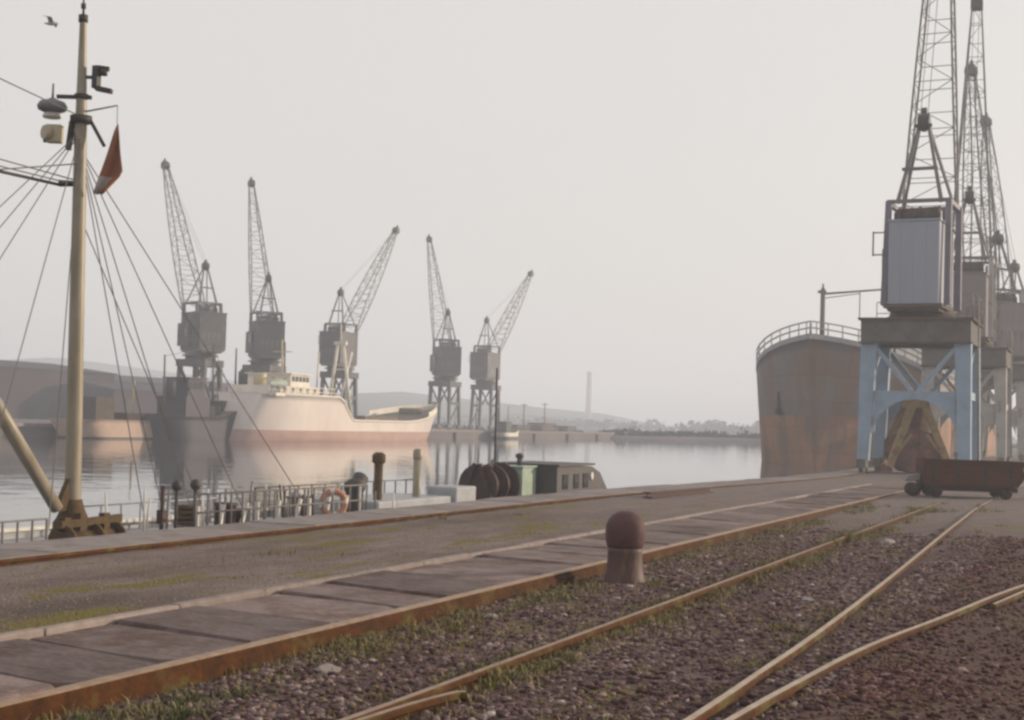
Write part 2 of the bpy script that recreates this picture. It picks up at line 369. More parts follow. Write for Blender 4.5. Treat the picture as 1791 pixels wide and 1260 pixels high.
# paved strip between the crane rails: big slabs, a pale kerb along its back
strip_root = struct(empty('paving_strip', (0, 0, -.16)), 'strip of large stone slabs beside the crane rail')
joints = [2.6, 3.6, 4.6, 5.55, 6.55, 7.5, 8.42, 9.45, 10.6, 11.4, 12.55, 13.6, 14.75, 15.9, 16.9, 18.0, 19.1, 20.1, 21.2, 22.3, 23.4, 24.5, 25.6, 26.7, 27.8, 29, 30.1, 31.2, 32.4, 33.6, 34.8, 36, 37.2, 38.4, 39.6, 40.8, 42, 43.2]
SK = .30                                                   # the joints run a little askew
for a, b in zip(joints, joints[1:]):
    mb = MB(); g = random.choice([.010, .014, .022, .04]); x0, x1 = -6.64, -5.25; t = random.uniform(-.022, .008); tx, ty = random.uniform(-.012, .012), random.uniform(-.014, .014)
    cr_ = [(x0, a + g), (x1, a + g - SK), (x1, b - g - SK), (x0, b - g)]; ring = []
    for i in range(4):                                     # three points to an edge, corners knocked off here and there
        (xa, ya), (xb, yb) = cr_[i], cr_[(i + 1) % 4]; k0 = random.choice([.02, .03, .05, .10]); k1 = random.choice([.02, .03, .05, .09])
        for q in (k0, random.uniform(.4, .6), 1 - k1): ring.append((lerp(xa, xb, q) + random.uniform(-.012, .012), lerp(ya, yb, q) + random.uniform(-.016, .016)))
    n = len(ring); cx, cy = sum(p[0] for p in ring) / n, sum(p[1] for p in ring) / n; vs = []
    for z, k in ((-.14, 1), (-.022, 1), (0, .965)):
        for x, yy in ring: xx, yw = cx + (x - cx) * k, cy + (yy - cy) * k; vs.append((xx, yw, z + t + (tx * (xx - cx) + ty * (yw - cy)) * (z > -.1)))
    mb.add(vs, [tuple(range(2 * n, 3 * n))] + [(k * n + i, k * n + (i + 1) % n, k * n + n + (i + 1) % n, k * n + n + i) for k in (0, 1) for i in range(n)])
    mb.build('paving_slab', 'slab', strip_root, (0, 0, .16))
kerbs = [stone_mesh(.105, l, .18, 'kerb_stone', 'kerb', .012, .006) for l in (1.2, 1.5)]
y = 2.
while y < 42:
    k = random.randrange(2); l = (1.2, 1.5)[k]
    put('kerb_stone', kerbs[k], strip_root, (-6.71 + random.uniform(-.006, .006), y + l / 2, .172 + random.uniform(-.008, .006)), random.uniform(-.004, .004)); y += l + .008

# far quay on the other side of the dock
FQX, FQZ = -69.0, .5
mb = MB(); mb.bbox(-440, FQX, -160, 202, -3.2, FQZ - .25)
fq = struct(mb.build('far_quay', 'farground'), 'far quay carrying the row of distant cranes')
mb = MB(); mb.bbox(FQX - .9, FQX + .12, -160, 202.2, FQZ - .25, FQZ); mb.build('coping', 'stone', fq)
for yy in range(62, 200, 12):
    mb = MB(); mb.bbox(FQX, FQX + .3, yy, yy + .35, -2.0, FQZ - .3); mb.build('timber_fender', 'wood', fq)
# low bank closing the dock, with scrub
bank = [(-120, 200), (-69.3, 200), (-62, 212), (-52, 218), (-42, 212), (-32, 209), (-22, 208), (-12, 212), (-8, 216)]
mb = MB()
for x, yv in bank:
    for dx, dy, z in ((0, -.5, -2.4), (0, 0, -.3), (0, 1.5, .1), (3, 60, .2)): mb.v.append((x + dx, yv + dy, z + random.uniform(-.1, .1)))
for j in range(len(bank) - 1):
    for i in range(3):
        a = j * 4 + i; mb.f.append([a, a + 4, a + 5, a + 1]); mb.m.append(0); mb.sm.append(True)
struct(mb.build('far_bank', 'farground'), 'low hazy bank closing the far end of the dock')

def leaf_cloud(n, pts, size, nm, mt, colr=None):
    """pts: array of blob centres (x,y,z,rx,ry,rz); n quads of leaf size spread through the blobs."""
    pts = np.array(pts); k = rng.integers(0, len(pts), n); c = pts[k]
    d = rng.normal(size=(n, 3)); d /= np.linalg.norm(d, axis=1)[:, None]; rr = rng.random(n) ** .45
    p = c[:, :3] + d * rr[:, None] * c[:, 3:6]
    a = rng.normal(size=(n, 3)); a /= np.linalg.norm(a, axis=1)[:, None]; b = np.cross(a, rng.normal(size=(n, 3))); b /= np.linalg.norm(b, axis=1)[:, None]
    s_ = (size * (.5 + rng.random(n)))[:, None]
    V = np.stack([p - a * s_, p + b * s_ * .6, p + a * s_, p - b * s_ * .6], 1).reshape(-1, 3)
    me = bpy.data.meshes.new(nm); me.vertices.add(4 * n); me.vertices.foreach_set('co', V.ravel())
    me.loops.add(4 * n); me.loops.foreach_set('vertex_index', np.arange(4 * n)); me.polygons.add(n); me.polygons.foreach_set('loop_start', np.arange(n) * 4)
    me.materials.append(M[mt]); me.update(calc_edges=True); me.validate(); return me
# scrub on the bank, a far wood beyond it
bl = []
for i in range(300):
    t = random.random() * (len(bank) - 1); j = int(t); u = t - j; x = lerp(bank[j][0], bank[j + 1][0], u); yv = lerp(bank[j][1], bank[j + 1][1], u) + random.uniform(2, 16)
    h = random.choice([.3, .4, .5, .6, .8, 1.1]) * random.uniform(.6, 1.1); bl.append((x, yv, .1 + h * .5, h * random.uniform(.6, 2.4), h, h * random.uniform(.5, 1.0)))
o = put('scrub', leaf_cloud(14000, bl, .28, 'scrub', 'scrub')); o['kind'] = 'stuff'; o['label'] = 'low hazy scrub along the far bank'
bl = []
for i in range(220):
    x = random.uniform(-300, 140); yv = random.uniform(470, 560); h = random.uniform(1.6, 3.6) * (1 + .35 * math.sin(x * .03)); bl.append((x, yv, h * .4, h * 1.6, h, h * .7))
o = put('far_wood', leaf_cloud(9000, bl, 1.2, 'far_wood', 'scrub')); o['kind'] = 'stuff'; o['label'] = 'line of far trees fading into the haze'
mb = MB(); mb.bbox(-400, 200, 440, 1100, -3, .2); struct(mb.build('far_land', 'farground'), 'flat far land behind the dock')
# hills far left
mb = MB(); NX = 40
for i in range(NX + 1):
    x = lerp(-860, -250, i / NX); h = 10 + 17 * math.exp(-((x + 560) / 130) ** 2) + 3 * math.sin(i * .9) + 2 * math.sin(i * 2.3)
    for yv, k in ((430, 0), (500, .7), (600, 1), (760, .8), (900, 0)): mb.v.append((x, yv, -1.5 + (h + 1.5) * k))
for i in range(NX):
    for j in range(4):
        a = i * 5 + j; mb.f.append([a, a + 5, a + 6, a + 1]); mb.m.append(0); mb.sm.append(True)
struct(mb.build('hill', 'hill'), 'pale blue hill fading out behind the left sheds')

# ------------------------------------------------------------------ rails
def rail(name, pts, top, h, w, label, mats=('rust', 'railtop'), step=1.0):
    P = []
    for (x0, y0), (x1, y1) in zip(pts, pts[1:]):
        n = max(1, int(abs(y1 - y0) / step))
        for i in range(n): P.append((lerp(x0, x1, i / n), lerp(y0, y1, i / n), top))
    P.append((*pts[-1], top))
    c = .010
    prof = [(-w / 2, -.035), (-w / 2, -c), (-w / 2 + c, 0), (w / 2 - c, 0), (w / 2, -c), (w / 2, -.035), (.013, -.05), (.013, -h + .02), (.06, -h), (-.06, -h), (-.013, -h + .02), (-.013, -.05)]
    mis = [0, 0, 1, 0, 0, 0, 0, 0, 0, 0, 0, 0]
    mb = MB(); mb.extrude_path(P, prof, mis)
    return tag(mb.build(name, mats), label, 'rail', 'rails set in the quay')
r1 = [(rail1_x(v), v) for v in (1, 8, 14, 20, 26, 28, 30, 32, 34, 36, 38, 40, 42, 44, 46, 48, 50, 60, 90, 130)]
rail('crane_rail', r1, .012, .12, .08, 'rusty orange crane rail beside the coping at the water edge')
# the second crane rail sits in a tall rusty steel edge
P2 = [(-5.16, v) for v in (1, 10, 20, 30, 50, 90, 130)]
mb = MB(); mb.extrude_path([(x, v, .012) for x, v in P2], [(-.055, -.2), (-.055, -.012), (-.043, 0), (.028, 0), (.04, -.010), (.04, -.045), (.058, -.055), (.058, -.2)], [0, 0, 1, 1, 0, 0, 0, 0])
tag(mb.build('crane_rail', ('rust', 'railtop')), 'thick rust-brown crane rail along the front of the stone slabs', 'rail', 'rails set in the quay')
r3 = [(-3.63, 1), (-3.60, 7), (-3.62, 13), (-3.66, 22), (-3.66, 45), (-3.66, 110)]
rail('railway_rail', r3, -.035, .12, .066, 'weed-lined railway rail running behind the bollard', ('rust', 'railtop'))
def spline(pts, n=6):
    out = []
    for i in range(len(pts) - 1):
        p0 = Vector((*pts[max(i - 1, 0)], 0)); p1 = Vector((*pts[i], 0)); p2 = Vector((*pts[i + 1], 0)); p3 = Vector((*pts[min(i + 2, len(pts) - 1)], 0))
        for k in range(n):
            t = k / n; v = .5 * ((2 * p1) + (p2 - p0) * t + (2 * p0 - 5 * p1 + 4 * p2 - p3) * t * t + (-p0 + 3 * p1 - 3 * p2 + p3) * t ** 3); out.append((v.x, v.y))
    return out + [pts[-1]]
rail('railway_rail', spline([(-2.06, 1), (-2.05, 7.4), (-2.06, 9), (-2.08, 11.1), (-2.20, 15.7), (-2.57, 27.1), (-2.75, 36), (-2.75, 60), (-2.75, 110)]), -.03, .12, .066, 'long bright railway rail running straight towards the rusty wagon', ('rust', 'railshine'))
rail('railway_rail', spline([(-2.0, 2.0), (-1.95, 5.5), (-1.86, 7.45), (-1.77, 8.85), (-1.62, 10.6), (-1.32, 12.65), (-.85, 15.9), (.1, 20.5), (1.8, 26), (4.8, 33)]), -.03, .12, .066, 'curving railway rail that branches off to the right edge', ('rust', 'railshine'))
rail('check_rail', spline([(-1.02, 13.9), (-.98, 14.15), (-.72, 16.0), (-.35, 18.0)]), -.035, .11, .055, 'short second rail laid close beside the curving rail', ('rust', 'railshine'))
rail('switch_blade', spline([(-3.57, 4.5), (-3.52, 6.5), (-3.44, 7.3), (-3.38, 7.42)]), -.03, .1, .06, 'short pale rail end lying against the weedy rail at bottom edge', ('rust', 'railtop'))

# ------------------------------------------------------------------ gravel, weeds
def in_view(x, y, z=-.1, mg=.06):
    d = Vector((x, y, z)) - CAM; c = d.dot(fw)
    if c < 1: return False
    u = d.dot(rt) / c / .36; v = d.dot(up) / c / .2533
    return abs(u) < 1 + mg and abs(v) < 1 + mg
def scatter_mesh(name, centers, sizes, cols, flat=.62):
    t = (1 + 5 ** .5) / 2
    iv = np.array([(-1, t, 0), (1, t, 0), (-1, -t, 0), (1, -t, 0), (0, -1, t), (0, 1, t), (0, -1, -t), (0, 1, -t), (t, 0, -1), (t, 0, 1), (-t, 0, -1), (-t, 0, 1)]); iv /= np.linalg.norm(iv[0])
    fi = np.array([(0, 11, 5), (0, 5, 1), (0, 1, 7), (0, 7, 10), (0, 10, 11), (1, 5, 9), (5, 11, 4), (11, 10, 2), (10, 7, 6), (7, 1, 8), (3, 9, 4), (3, 4, 2), (3, 2, 6), (3, 6, 8), (3, 8, 9), (4, 9, 5), (2, 4, 11), (6, 2, 10), (8, 6, 7), (9, 8, 1)])
    n = len(centers); V = iv[None] * (1 + rng.uniform(-.28, .28, (n, 12, 1)))
    sc_ = np.stack([rng.uniform(.75, 1.35, n), rng.uniform(.6, 1.1, n), np.full(n, flat) * rng.uniform(.7, 1.2, n)], 1)
    V = V * sc_[:, None, :] * sizes[:, None, None]
    a = rng.uniform(0, 6.283, n); ca, sa = np.cos(a)[:, None], np.sin(a)[:, None]
    V = np.stack([V[..., 0] * ca - V[..., 1] * sa, V[..., 0] * sa + V[..., 1] * ca, V[..., 2]], -1) + centers[:, None, :]
    F = (fi[None] + (np.arange(n) * 12)[:, None, None]).reshape(-1)
    me = bpy.data.meshes.new(name); me.vertices.add(n * 12); me.vertices.foreach_set('co', V.ravel())
    me.loops.add(len(F)); me.loops.foreach_set('vertex_index', F); me.polygons.add(n * 20); me.polygons.foreach_set('loop_start', np.arange(n * 20) * 3)
    me.update(calc_edges=True)
    ca_ = me.color_attributes.new('stone', 'FLOAT_COLOR', 'POINT'); cc = np.concatenate([cols, np.ones((n, 1))], 1); ca_.data.foreach_set('color', np.repeat(cc, 12, 0).ravel())
    me.materials.append(M['gravel']); return me
C_, S_, K_ = [], [], []
rails_x = lambda y: (-5.16, -3.62, -2.06 - .02 * max(y - 11, 0))
while len(C_) < 52000:
    y = 5 * (24 / 5) ** (random.random() ** .8); x = random.uniform(-5.05, min(6, y * .12 + 1.2))
    if not in_view(x, y): continue
    if noise.noise(Vector((x * .7, y * .7, 9))) < .12 and random.random() < .82: continue
    if any(abs(x - q) < .06 for q in rails_x(y)): continue
    s_ = min(.0075 * math.exp(random.gauss(.5, .42)), .03) * (1 + .014 * y)
    if x > -1.2 and random.random() < .55: s_ *= .6
    b = random.random(); base = (.060, .032, .033) if b < .34 else ((.135, .086, .084) if b < .74 else ((.225, .168, .160) if b < .93 else ((.16, .115, .06) if b < .985 else (.36, .31, .29))))
    if x > -1.6: base = tuple(v * q for v, q in zip(base, (.78, .62, .6)))
    k = random.uniform(.75, 1.25)
    C_.append((x, y, ground_z(x, y) + s_ * .25)); S_.append(s_); K_.append(tuple(v * k for v in base))
# a thin scatter of grit on the earth between the crane rails
while len(C_) < 56000:
    y = 5.5 * (26 / 5.5) ** random.random(); x = random.uniform(-9.8, -6.8)
    if not in_view(x, y): continue
    s_ = random.uniform(.005, .014); k = random.uniform(.7, 1.3)
    C_.append((x, y, ground_z(x, y) + s_ * .1)); S_.append(s_); K_.append((.19 * k, .155 * k, .14 * k))
o = put('gravel', scatter_mesh('gravel', np.array(C_), np.array(S_), np.array(K_))); o['kind'] = 'stuff'; o['label'] = 'loose purple-grey ballast gravel between the rails'

def grass_mesh(spots, name):
    V, F, K = [], [], []
    for x, y, z, n, h, sp, tone in spots:
        for _ in range(n):
            a = random.uniform(0, 6.283); r = random.gauss(0, sp); bx, by = x + r * math.cos(a), y + r * math.sin(a) * 1.6
            l = h * random.uniform(.4, 1.2); an = random.uniform(0, 6.283); w = random.uniform(.004, .008); ln = random.uniform(.2, 1.5) * l
            dx, dy = math.cos(an), math.sin(an); q = len(V)
            V += [(bx - dy * w, by + dx * w, z - .01), (bx + dy * w, by - dx * w, z - .01), (bx + dx * ln * .4 + dy * w * .7, by + dy * ln * .4 - dx * w * .7, z + l * .65), (bx + dx * ln * .4 - dy * w * .7, by + dy * ln * .4 + dx * w * .7, z + l * .65), (bx + dx * ln, by + dy * ln, z + l)]
            F += [(q, q + 1, q + 2, q + 3), (q + 3, q + 2, q + 4)]
            k = random.uniform(.7, 1.3); c = random.choice([(.10, .095, .02), (.15, .125, .03), (.19, .15, .05), (.22, .17, .08)]) if tone == 0 else random.choice([(.055, .07, .018), (.09, .09, .025), (.16, .13, .06)])
            K += [(c[0] * k, c[1] * k, c[2] * k, 1)] * 5
    me = bpy.data.meshes.new(name); me.from_pydata(V, [], F)
    ca = me.color_attributes.new('stone', 'FLOAT_COLOR', 'POINT'); ca.data.foreach_set('color', np.array(K).ravel()); me.materials.append(M['grass']); return me
sp = []
for i in range(900):
    y = 5.5 * (34 / 5.5) ** random.random(); q = random.random()
    if q < .34: x = -5.16 + random.uniform(.08, .5)
    elif q < .80: x = -3.63 + random.choice([-1, 1, 1]) * random.uniform(.04, .22)
    elif q < .86: x = -2.06 - .02 * max(y - 11, 0) - random.uniform(.05, .3)
    elif q < .88: x = random.uniform(-9.8, -6.9)
    else: x = random.uniform(-5, -1)
    if not in_view(x, y): continue
    if noise.noise(Vector((x * .5, y * .35, 30))) < -.08 and random.random() < .75: continue
    sp.append((x, y, ground_z(x, y), random.randint(26, 60), random.uniform(.018, .05) * (1 + y * .02), random.uniform(.06, .20), 0))
for x, y, h in [(-4.55, 6.35, .12), (-4.75, 6.7, .10), (-4.85, 5.9, .14), (-3.5, 8.15, .16), (-3.58, 8.5, .12), (-4.6, 7.0, .10), (-3.7, 20.5, .22), (-3.6, 21.5, .26), (-3.75, 22.5, .2), (-3.6, 15.0, .13), (-3.65, 15.8, .13), (-3.55, 17.2, .15), (-4.6, 14.3, .1), (-4.3, 14.0, .09)]:
    sp.append((x, y, ground_z(x, y), 150, h * .6, .13, 1 if x < -4.4 else 0))
o = put('grass', grass_mesh(sp, 'grass')); o['kind'] = 'stuff'; o['label'] = 'sparse yellow-green weeds growing along the rails'

# loose pale stones and the iron lying about
def lump(name, x, y, z, s_, label, mt, sq=(1.4, 1, .5)):
    mb = MB(); n, m_ = 7, 4; vs = [(0, 0, s_ * sq[2])]
    for j in range(1, m_):
        ph = math.pi * .62 * j / (m_ - 1)
        for i in range(n):
            th = 2 * math.pi * i / n; r = s_ * random.uniform(.8, 1.15)
            vs.append((math.sin(ph) * math.cos(th) * r * sq[0], math.sin(ph) * math.sin(th) * r * sq[1], math.cos(ph) * r * sq[2]))
    fs = [(0, 1 + i, 1 + (i + 1) % n) for i in range(n)] + [(1 + j * n + i, 1 + (j + 1) * n + i, 1 + (j + 1) * n + (i + 1) % n, 1 + j * n + (i + 1) % n) for j in range(m_ - 2) for i in range(n)]
    mb.add(vs, fs); o = mb.build(name, mt, None, (x, y, z), random.uniform(0, 3)); return tag(o, label, 'stone', 'pale stones in the ballast')
for x, y, s_, lb in [(-4.62, 8.0, .075, 'pale flat stone in the gravel in front of the slab rail'), (-3.05, 21.4, .13, 'pale stone on the far ballast between slab rail and weedy rail'), (-2.62, 13.4, .07, 'pale stone in mid ballast between the weedy and the bright rail'), (-4.75, 10.9, .06, 'small pale stone against the rusty rail left of bollard'), (-4.55, 6.1, .06, 'pale stone among weeds at bottom left corner')]:
    lump('stone', x, y, ground_z(x, y) + .01, s_, lb, 'palestone')
mb = MB(); mb.bbox(-.11, .11, -2.1, 2.1, 0, .025); mb.bbox(-.012, .012, -2.1, 2.1, .025, .10); mb.bbox(-.09, .09, -2.1, 2.1, .10, .125)
tag(mb.build('iron_beam', 'bollard', None, (-9.15, 31.6, -.03), R(-3.5)), 'dark rusty iron beam lying along the quay edge', 'beam')

# ------------------------------------------------------------------ bollard
bo = tag(empty('bollard', (-4.62, 13.98, -.13)), 'stout maroon cast-iron mooring bollard with domed head on the ballast', 'bollard')
mb = MB(); mb.lathe((0, 0, 0), [(.226, 0), (.218, .04), (.200, .10), (.186, .18), (.179, .27), (.178, .33), (.181, .37)], 32); mb.build('shaft', 'bollard_shaft', bo)
mb = MB(); pr = [(.181, .37), (.190, .39), (.199, .43), (.204, .48), (.205, .53)]
for i in range(1, 11):
    a = math.pi / 2 * i / 10; pr.append((max(.205 * math.cos(a), .002), .55 + .178 * math.sin(a)))
mb.lathe((0, 0, 0), pr, 32); mb.build('head', 'bollard', bo)

bo.scale = (1, 1, 1.05)
# ------------------------------------------------------------------ generic hull
def hull_mesh(L, B, zk, zw, deck, stations=28, rows=9, bow_p=(1.7, 3.0), bow_len=.3, stern_len=.2, stern_min=.35, rake=2., stern_over=1., stem_curve=1., mats=('hullgrey', 'hullrust'), boot=None, deckmat='deck'):
    """bow at +y end (y=L), stern at y=0; deck(t) is the deck-edge height."""
    mb = MB(); boot = zw + .8 if boot is None else boot
    for k in range(stations + 1):
        t = k / stations
        t = t if t < .55 else .55 + .45 * (1 - (1 - (t - .55) / .45) ** 1.6)
        zd = deck(t)
        zs = [lerp(zk, boot, i / 4) for i in range(5)] + [lerp(boot, zd, (i + 1) / (rows - 5)) for i in range(rows - 5)]
        for z in zs:
            s_ = (z - zk) / (zd - zk); y = t * L
            u = min((1 - t) / bow_len, 1); p = lerp(bow_p[0], bow_p[1], s_)
            b = 1 - (1 - u) ** p
            v = min(t / stern_len, 1); sm = stern_min * s_ ** .6
            b *= sm + (1 - sm) * (1 - (1 - v) ** 2.2) ** .8
            b *= (1 - (1 - min(s_ / .35, 1)) ** 2.5) ** .5 if s_ < .35 else 1
            y += rake * (s_ ** stem_curve - .5) * smooth(1 - bow_len, 1, t) + stern_over * (.5 - s_) * smooth(stern_len, 0, t)
            hb = max(b * B / 2, .03)
            mb.v += [(-hb, y, z), (hb, y, z)]
    n = rows * 2
    for k in range(stations):
        for i in range(rows - 1):
            a = k * n + i * 2; c = a + n; mi = 1 if i < 4 else 0
            mb.f += [[a, c, c + 2, a + 2], [a + 1, a + 3, c + 3, c + 1]]; mb.m += [mi, mi]; mb.sm += [True, True]
        a = k * n + n - 2; c = a + n; mb.f.append([a, a + 1, c + 1, c]); mb.m.append(2); mb.sm.append(False)
    for k, rv in ((0, 0), (stations, 1)):
        for i in range(rows - 1):
            a = k * n + i * 2; q = [a, a + 2, a + 3, a + 1]; mb.f.append(q if not rv else q[::-1]); mb.m.append(1 if i < 4 else 0); mb.sm.append(False)
    me = mb.mesh('hull', list(mats) + [deckmat])
    edge = [(mb.v[k * n + n - 2], mb.v[k * n + n - 1]) for k in range(stations + 1)]
    return me, edge

# ------------------------------------------------------------------ moored vessel on the near side: only its upper works rise above the quay
vs = tag(empty('moored_vessel', (-13.25, 8.5, -1.25)), 'small working vessel moored against the near quay, tall mast and rails showing', 'vessel')
HZ = lambda z: z + 1.25
me, edge = hull_mesh(27.6, 3.0, -.9, 0, lambda t: HZ(-.40) + .05 * smooth(.72, 1, t), mats=('slate', 'winch'), rake=1.6, boot=.25, deckmat='palehatch')
put('hull', me, vs)
mb = MB()
for s_ in (0, 1):
    for a, b in zip(edge[2:-1], edge[3:]): mb.beam(Vector(a[s_]) + Vector((0, 0, .06)), Vector(b[s_]) + Vector((0, 0, .06)), .05, .12)
mb.build('bulwark', 'palehatch', vs)
mb = MB()
for s_ in (0, 1):
    for a, b in zip(edge[2:-1], edge[3:]): mb.beam(Vector(a[s_]) + Vector((0, 0, .135)), Vector(b[s_]) + Vector((0, 0, .135)), .16, .05)
mb.build('gunwale', 'white', vs)
V0 = Vector((-13.25, 8.5, -1.25)); W = lambda x, y, z: tuple(Vector((x, y, z)) - V0)
MX, MY = -13.2, 15.75
mb = MB(); lean = Vector((0, -.22, 0)); MT = lambda z: Vector(W(MX, MY, z)) + lean * (z / 7.1)
ZR = [(-.9, .116), (.3, .112), (1.5, .107), (2.7, .102), (3.9, .095), (5.0, .087), (5.5, .082), (5.56, .076), (6.3, .06), (6.9, .046)]
for z, r_ in ZR:
    for i in range(18): mb.v.append(tuple(MT(z) + Vector((math.cos(i * math.pi / 9) * r_, math.sin(i * math.pi / 9) * r_, 0))))
for j in range(len(ZR) - 1):
    for i in range(18): mb.f.append([j * 18 + i, j * 18 + (i + 1) % 18, j * 18 + 18 + (i + 1) % 18, j * 18 + 18 + i]); mb.m.append(0); mb.sm.append(True)
mast = mb.build('mast', 'mast', vs)
mb = MB(); mb.tube(MT(6.86), MT(6.96), .065, .065, 12); mb.tube(MT(6.96), MT(7.2), .018, .012, 8); mb.tube(MT(7.05), MT(7.12), .035, .035, 8); mb.build('masthead', 'dark', mast)
mb = MB(); mb.tube(MT(5.46), MT(5.56), .15, .15, 12); mb.tube(MT(5.8), MT(5.86), .10, .10, 12); mb.build('collar', 'dark', mast)
cr = rt0
mb = MB(); mb.beam(MT(5.82) - cr * .34, MT(5.82) + cr * .14, .05, .05); mb.build('crosstree', 'dark', mast)
mb = MB(); mb.beam(MT(5.50) - cr * .12 + Vector((0, 0, -.02)), MT(5.5) - cr * .16 + Vector((0, 0, -.42)), .07, .05); mb.beam(MT(5.52) + cr * .12, MT(5.15) + cr * .33, .05, .045); mb.build('bracket', 'dark', mast)
# radar-like bowl lamp to the left
c = MT(5.68) - cr * .40
mb = MB(); mb.lathe(c, [(.10, -.09), (.19, -.05), (.205, .0), (.17, .06), (.06, .10), (.03, .12)], 20); mb.tube(c + Vector((0, 0, .1)), c + Vector((0, 0, .32)), .02, .014, 6); mb.build('lamp_hood', 'lampshade', mast)
mb = MB(); mb.lathe(c + Vector((0, 0, -.14)), [(.05, -.03), (.12, -.02), (.13, .0), (.1, .05)], 16); mb.build('lamp_glass', 'white', mast)
mb = MB(); c = MT(5.30) - cr * .36; mb.box(c, (.2, .16, .24), YAW); mb.tube(c + Vector((-.02, -.08, 0)), c + Vector((-.05, -.16, 0)), .09, .10, 12); mb.build('floodlight', 'cream', mast)
mb = MB(); mb.beam(c - cr * .12 + Vector((0, 0, -.12)), c - cr * .12 + Vector((0, 0, .02)), .05, .05); mb.build('floodlight_bracket', 'dark', mast)
# C-shaped lantern bracket to the right of the mast
c = MT(6.1) + cr * .2
mb = MB(); mb.beam(c + cr * .0 + Vector((0, 0, -.15)), c + Vector((0, 0, .16)), .09, .09); mb.beam(c + Vector((0, 0, .14)), c + cr * .17 + Vector((0, 0, .12)), .06, .06); mb.beam(c + Vector((0, 0, -.15)), c + cr * .22 + Vector((0, 0, -.19)), .11, .06); mb.tube(c + cr * .1 + Vector((0, 0, .03)), c + cr * .1 + Vector((0, 0, .12)), .05, .05, 8); mb.beam(c - cr * .18, c, .04, .04); mb.build('lantern', 'dark', mast)
# gaff holding the flag halyard
mb = MB(); mb.tube(MT(5.62) + cr * .05, MT(5.72) + cr * .5, .014, .012, 6); mb.tube(MT(5.72) + cr * .5, MT(5.46) + cr * .50, .006, .006, 4); mb.build('gaff', 'wire', mast)
# boom going up to the left and its foot
BF = Vector(W(MX, MY - .32, .16)); BT = Vector(W(MX + .05, 11.9, 4.05))
mb = MB(); mb.tube(BF, BF + (BT - BF) * .5, .088, .098, 14); mb.tube(BF + (BT - BF) * .5, BT, .098, .07, 14); mb.build('boom', 'mast', vs)
mb = MB(); mb.prism([(-.02, 0), (-.36, 0), (-.02, .62)], 'x', -.04, .04); o = mb.build('gusset', 'brown', vs, tuple(MT(.12)))
g_ = Vector(W(MX, MY, -.9))
mb = MB(); mb.lathe(g_ + Vector((0, 0, .55)), [(.26, 0), (.26, .3), (.22, .36), (.16, .5), (.125, .62)], 14); mb.build('mast_foot', 'brown', vs)
mb = MB()
for dy, dz in ((-.42, .95), (-.12, 1.0), (.38, .98), (.62, .9)): mb.beam(g_ + Vector((.28, dy, 0)), g_ + Vector((.24, dy, dz)), .1, .12)
mb.beam(g_ + Vector((.26, -.55, .86)), g_ + Vector((.26, .7, .90)), .08, .1)
mb.tube(g_ + Vector((.24, -.5, .62)), g_ + Vector((.24, .62, .62)), .15, .15, 12)
for dy in (-.48, .1, .55): mb.tube(g_ + Vector((.24, dy, .62)), g_ + Vector((.24, dy + .05, .62)), .24, .24, 14)
mb.build('mast_winch', 'brown', vs)
# wires
wires = []
hub, mid = MT(5.5), MT(4.6)
for (x, y, z) in [(-14.6, 10.6, 0), (-14.6, 11.8, .0), (-14.6, 13.0, 0), (-12.0, 12.6, 0.05), (-12.0, 13.9, .05)]: wires.append((MT(5.35), W(x, y, z)))
for (x, y, z) in [(-13.2, 17.3, .05), (-13.0, 18.2, .05), (-12.6, 19.0, .05), (-14.6, 19.6, .0), (-12.4, 20.6, 0)]: wires.append((MT(5.1), W(x, y, z)))
wires += [(MT(4.2), W(-12.6, 17.9, .15)), (MT(4.62) + cr * -.12, W(-13.3, 10.2, 4.62)), (MT(4.68) - cr * .1, W(-13.3, 10.2, 4.78)), (MT(5.55), W(-13.25, 10.5, 6.1)), (MT(4.9), tuple(BT)), (MT(5.4) - cr * .1, MT(3.9))]
mb = MB()
for a, b in wires: mb.tube(a, b, .0095, .0095, 4)
mb.build('rigging', 'wire', vs)
mb = MB(); mb.tube(MT(4.62) - cr * .28, MT(4.62) - cr * .08, .05, .04, 8); mb.tube(MT(4.6) - cr * .28, Vector(W(-13.25, 11.0, 4.5)), .022, .022, 6); mb.build('block', 'dark', vs)
# bulwark rail stanchions and bars
def railing(y0, y1, x, zt, step, mt, zb=-.1, extra=0):
    mb = MB(); n = max(1, int((y1 - y0) / step))
    for i in range(n + 1):
        y = lerp(y0, y1, i / n); mb.tube(W(x, y, zb), W(x, y, zt), .017, .017, 6)
    for z in (zt, lerp(zb, zt, .5)): mb.tube(W(x, y0, z), W(x, y1, z), .015, .015, 6)
    return mb.build('railing', mt, vs)
railing(10.6, 14.9, -12.9, .06, .26, 'wire', -.5)
railing(17.2, 22.3, -12.2, .33, .30, 'wire', -.2)
railing(17.6, 22.0, -14.6, .02, .45, 'palehatch', -.6)
railing(22.4, 29.0, -14.6, .16, .5, 'wire', -.5)
for i in range(9):
    y = 17.4 + i * .52; mb = MB(); mb.beam(W(-12.3, y, -.4), W(-12.3, y + .12 * (i % 3), .15), .05, .05); mb.build('white_post', 'white', vs)
for y in (17.28, 17.74):
    mb = MB(); mb.tube(W(-12.6, y, -.4), W(-12.6, y, .36), .025, .025, 8); mb.lathe(W(-12.6, y, .44), [(.02, -.085), (.06, -.06), (.085, 0), (.06, .06), (.02, .085)], 12); mb.build('ball_post', 'dark', vs)
mb = MB(); mb.tube(W(-12.6, 16.95, -.4), W(-12.6, 16.95, .45), .035, .03, 8); mb.box(W(-12.6, 16.95, .0), (.1, .12, .2)); mb.build('stanchion', 'winch', vs)
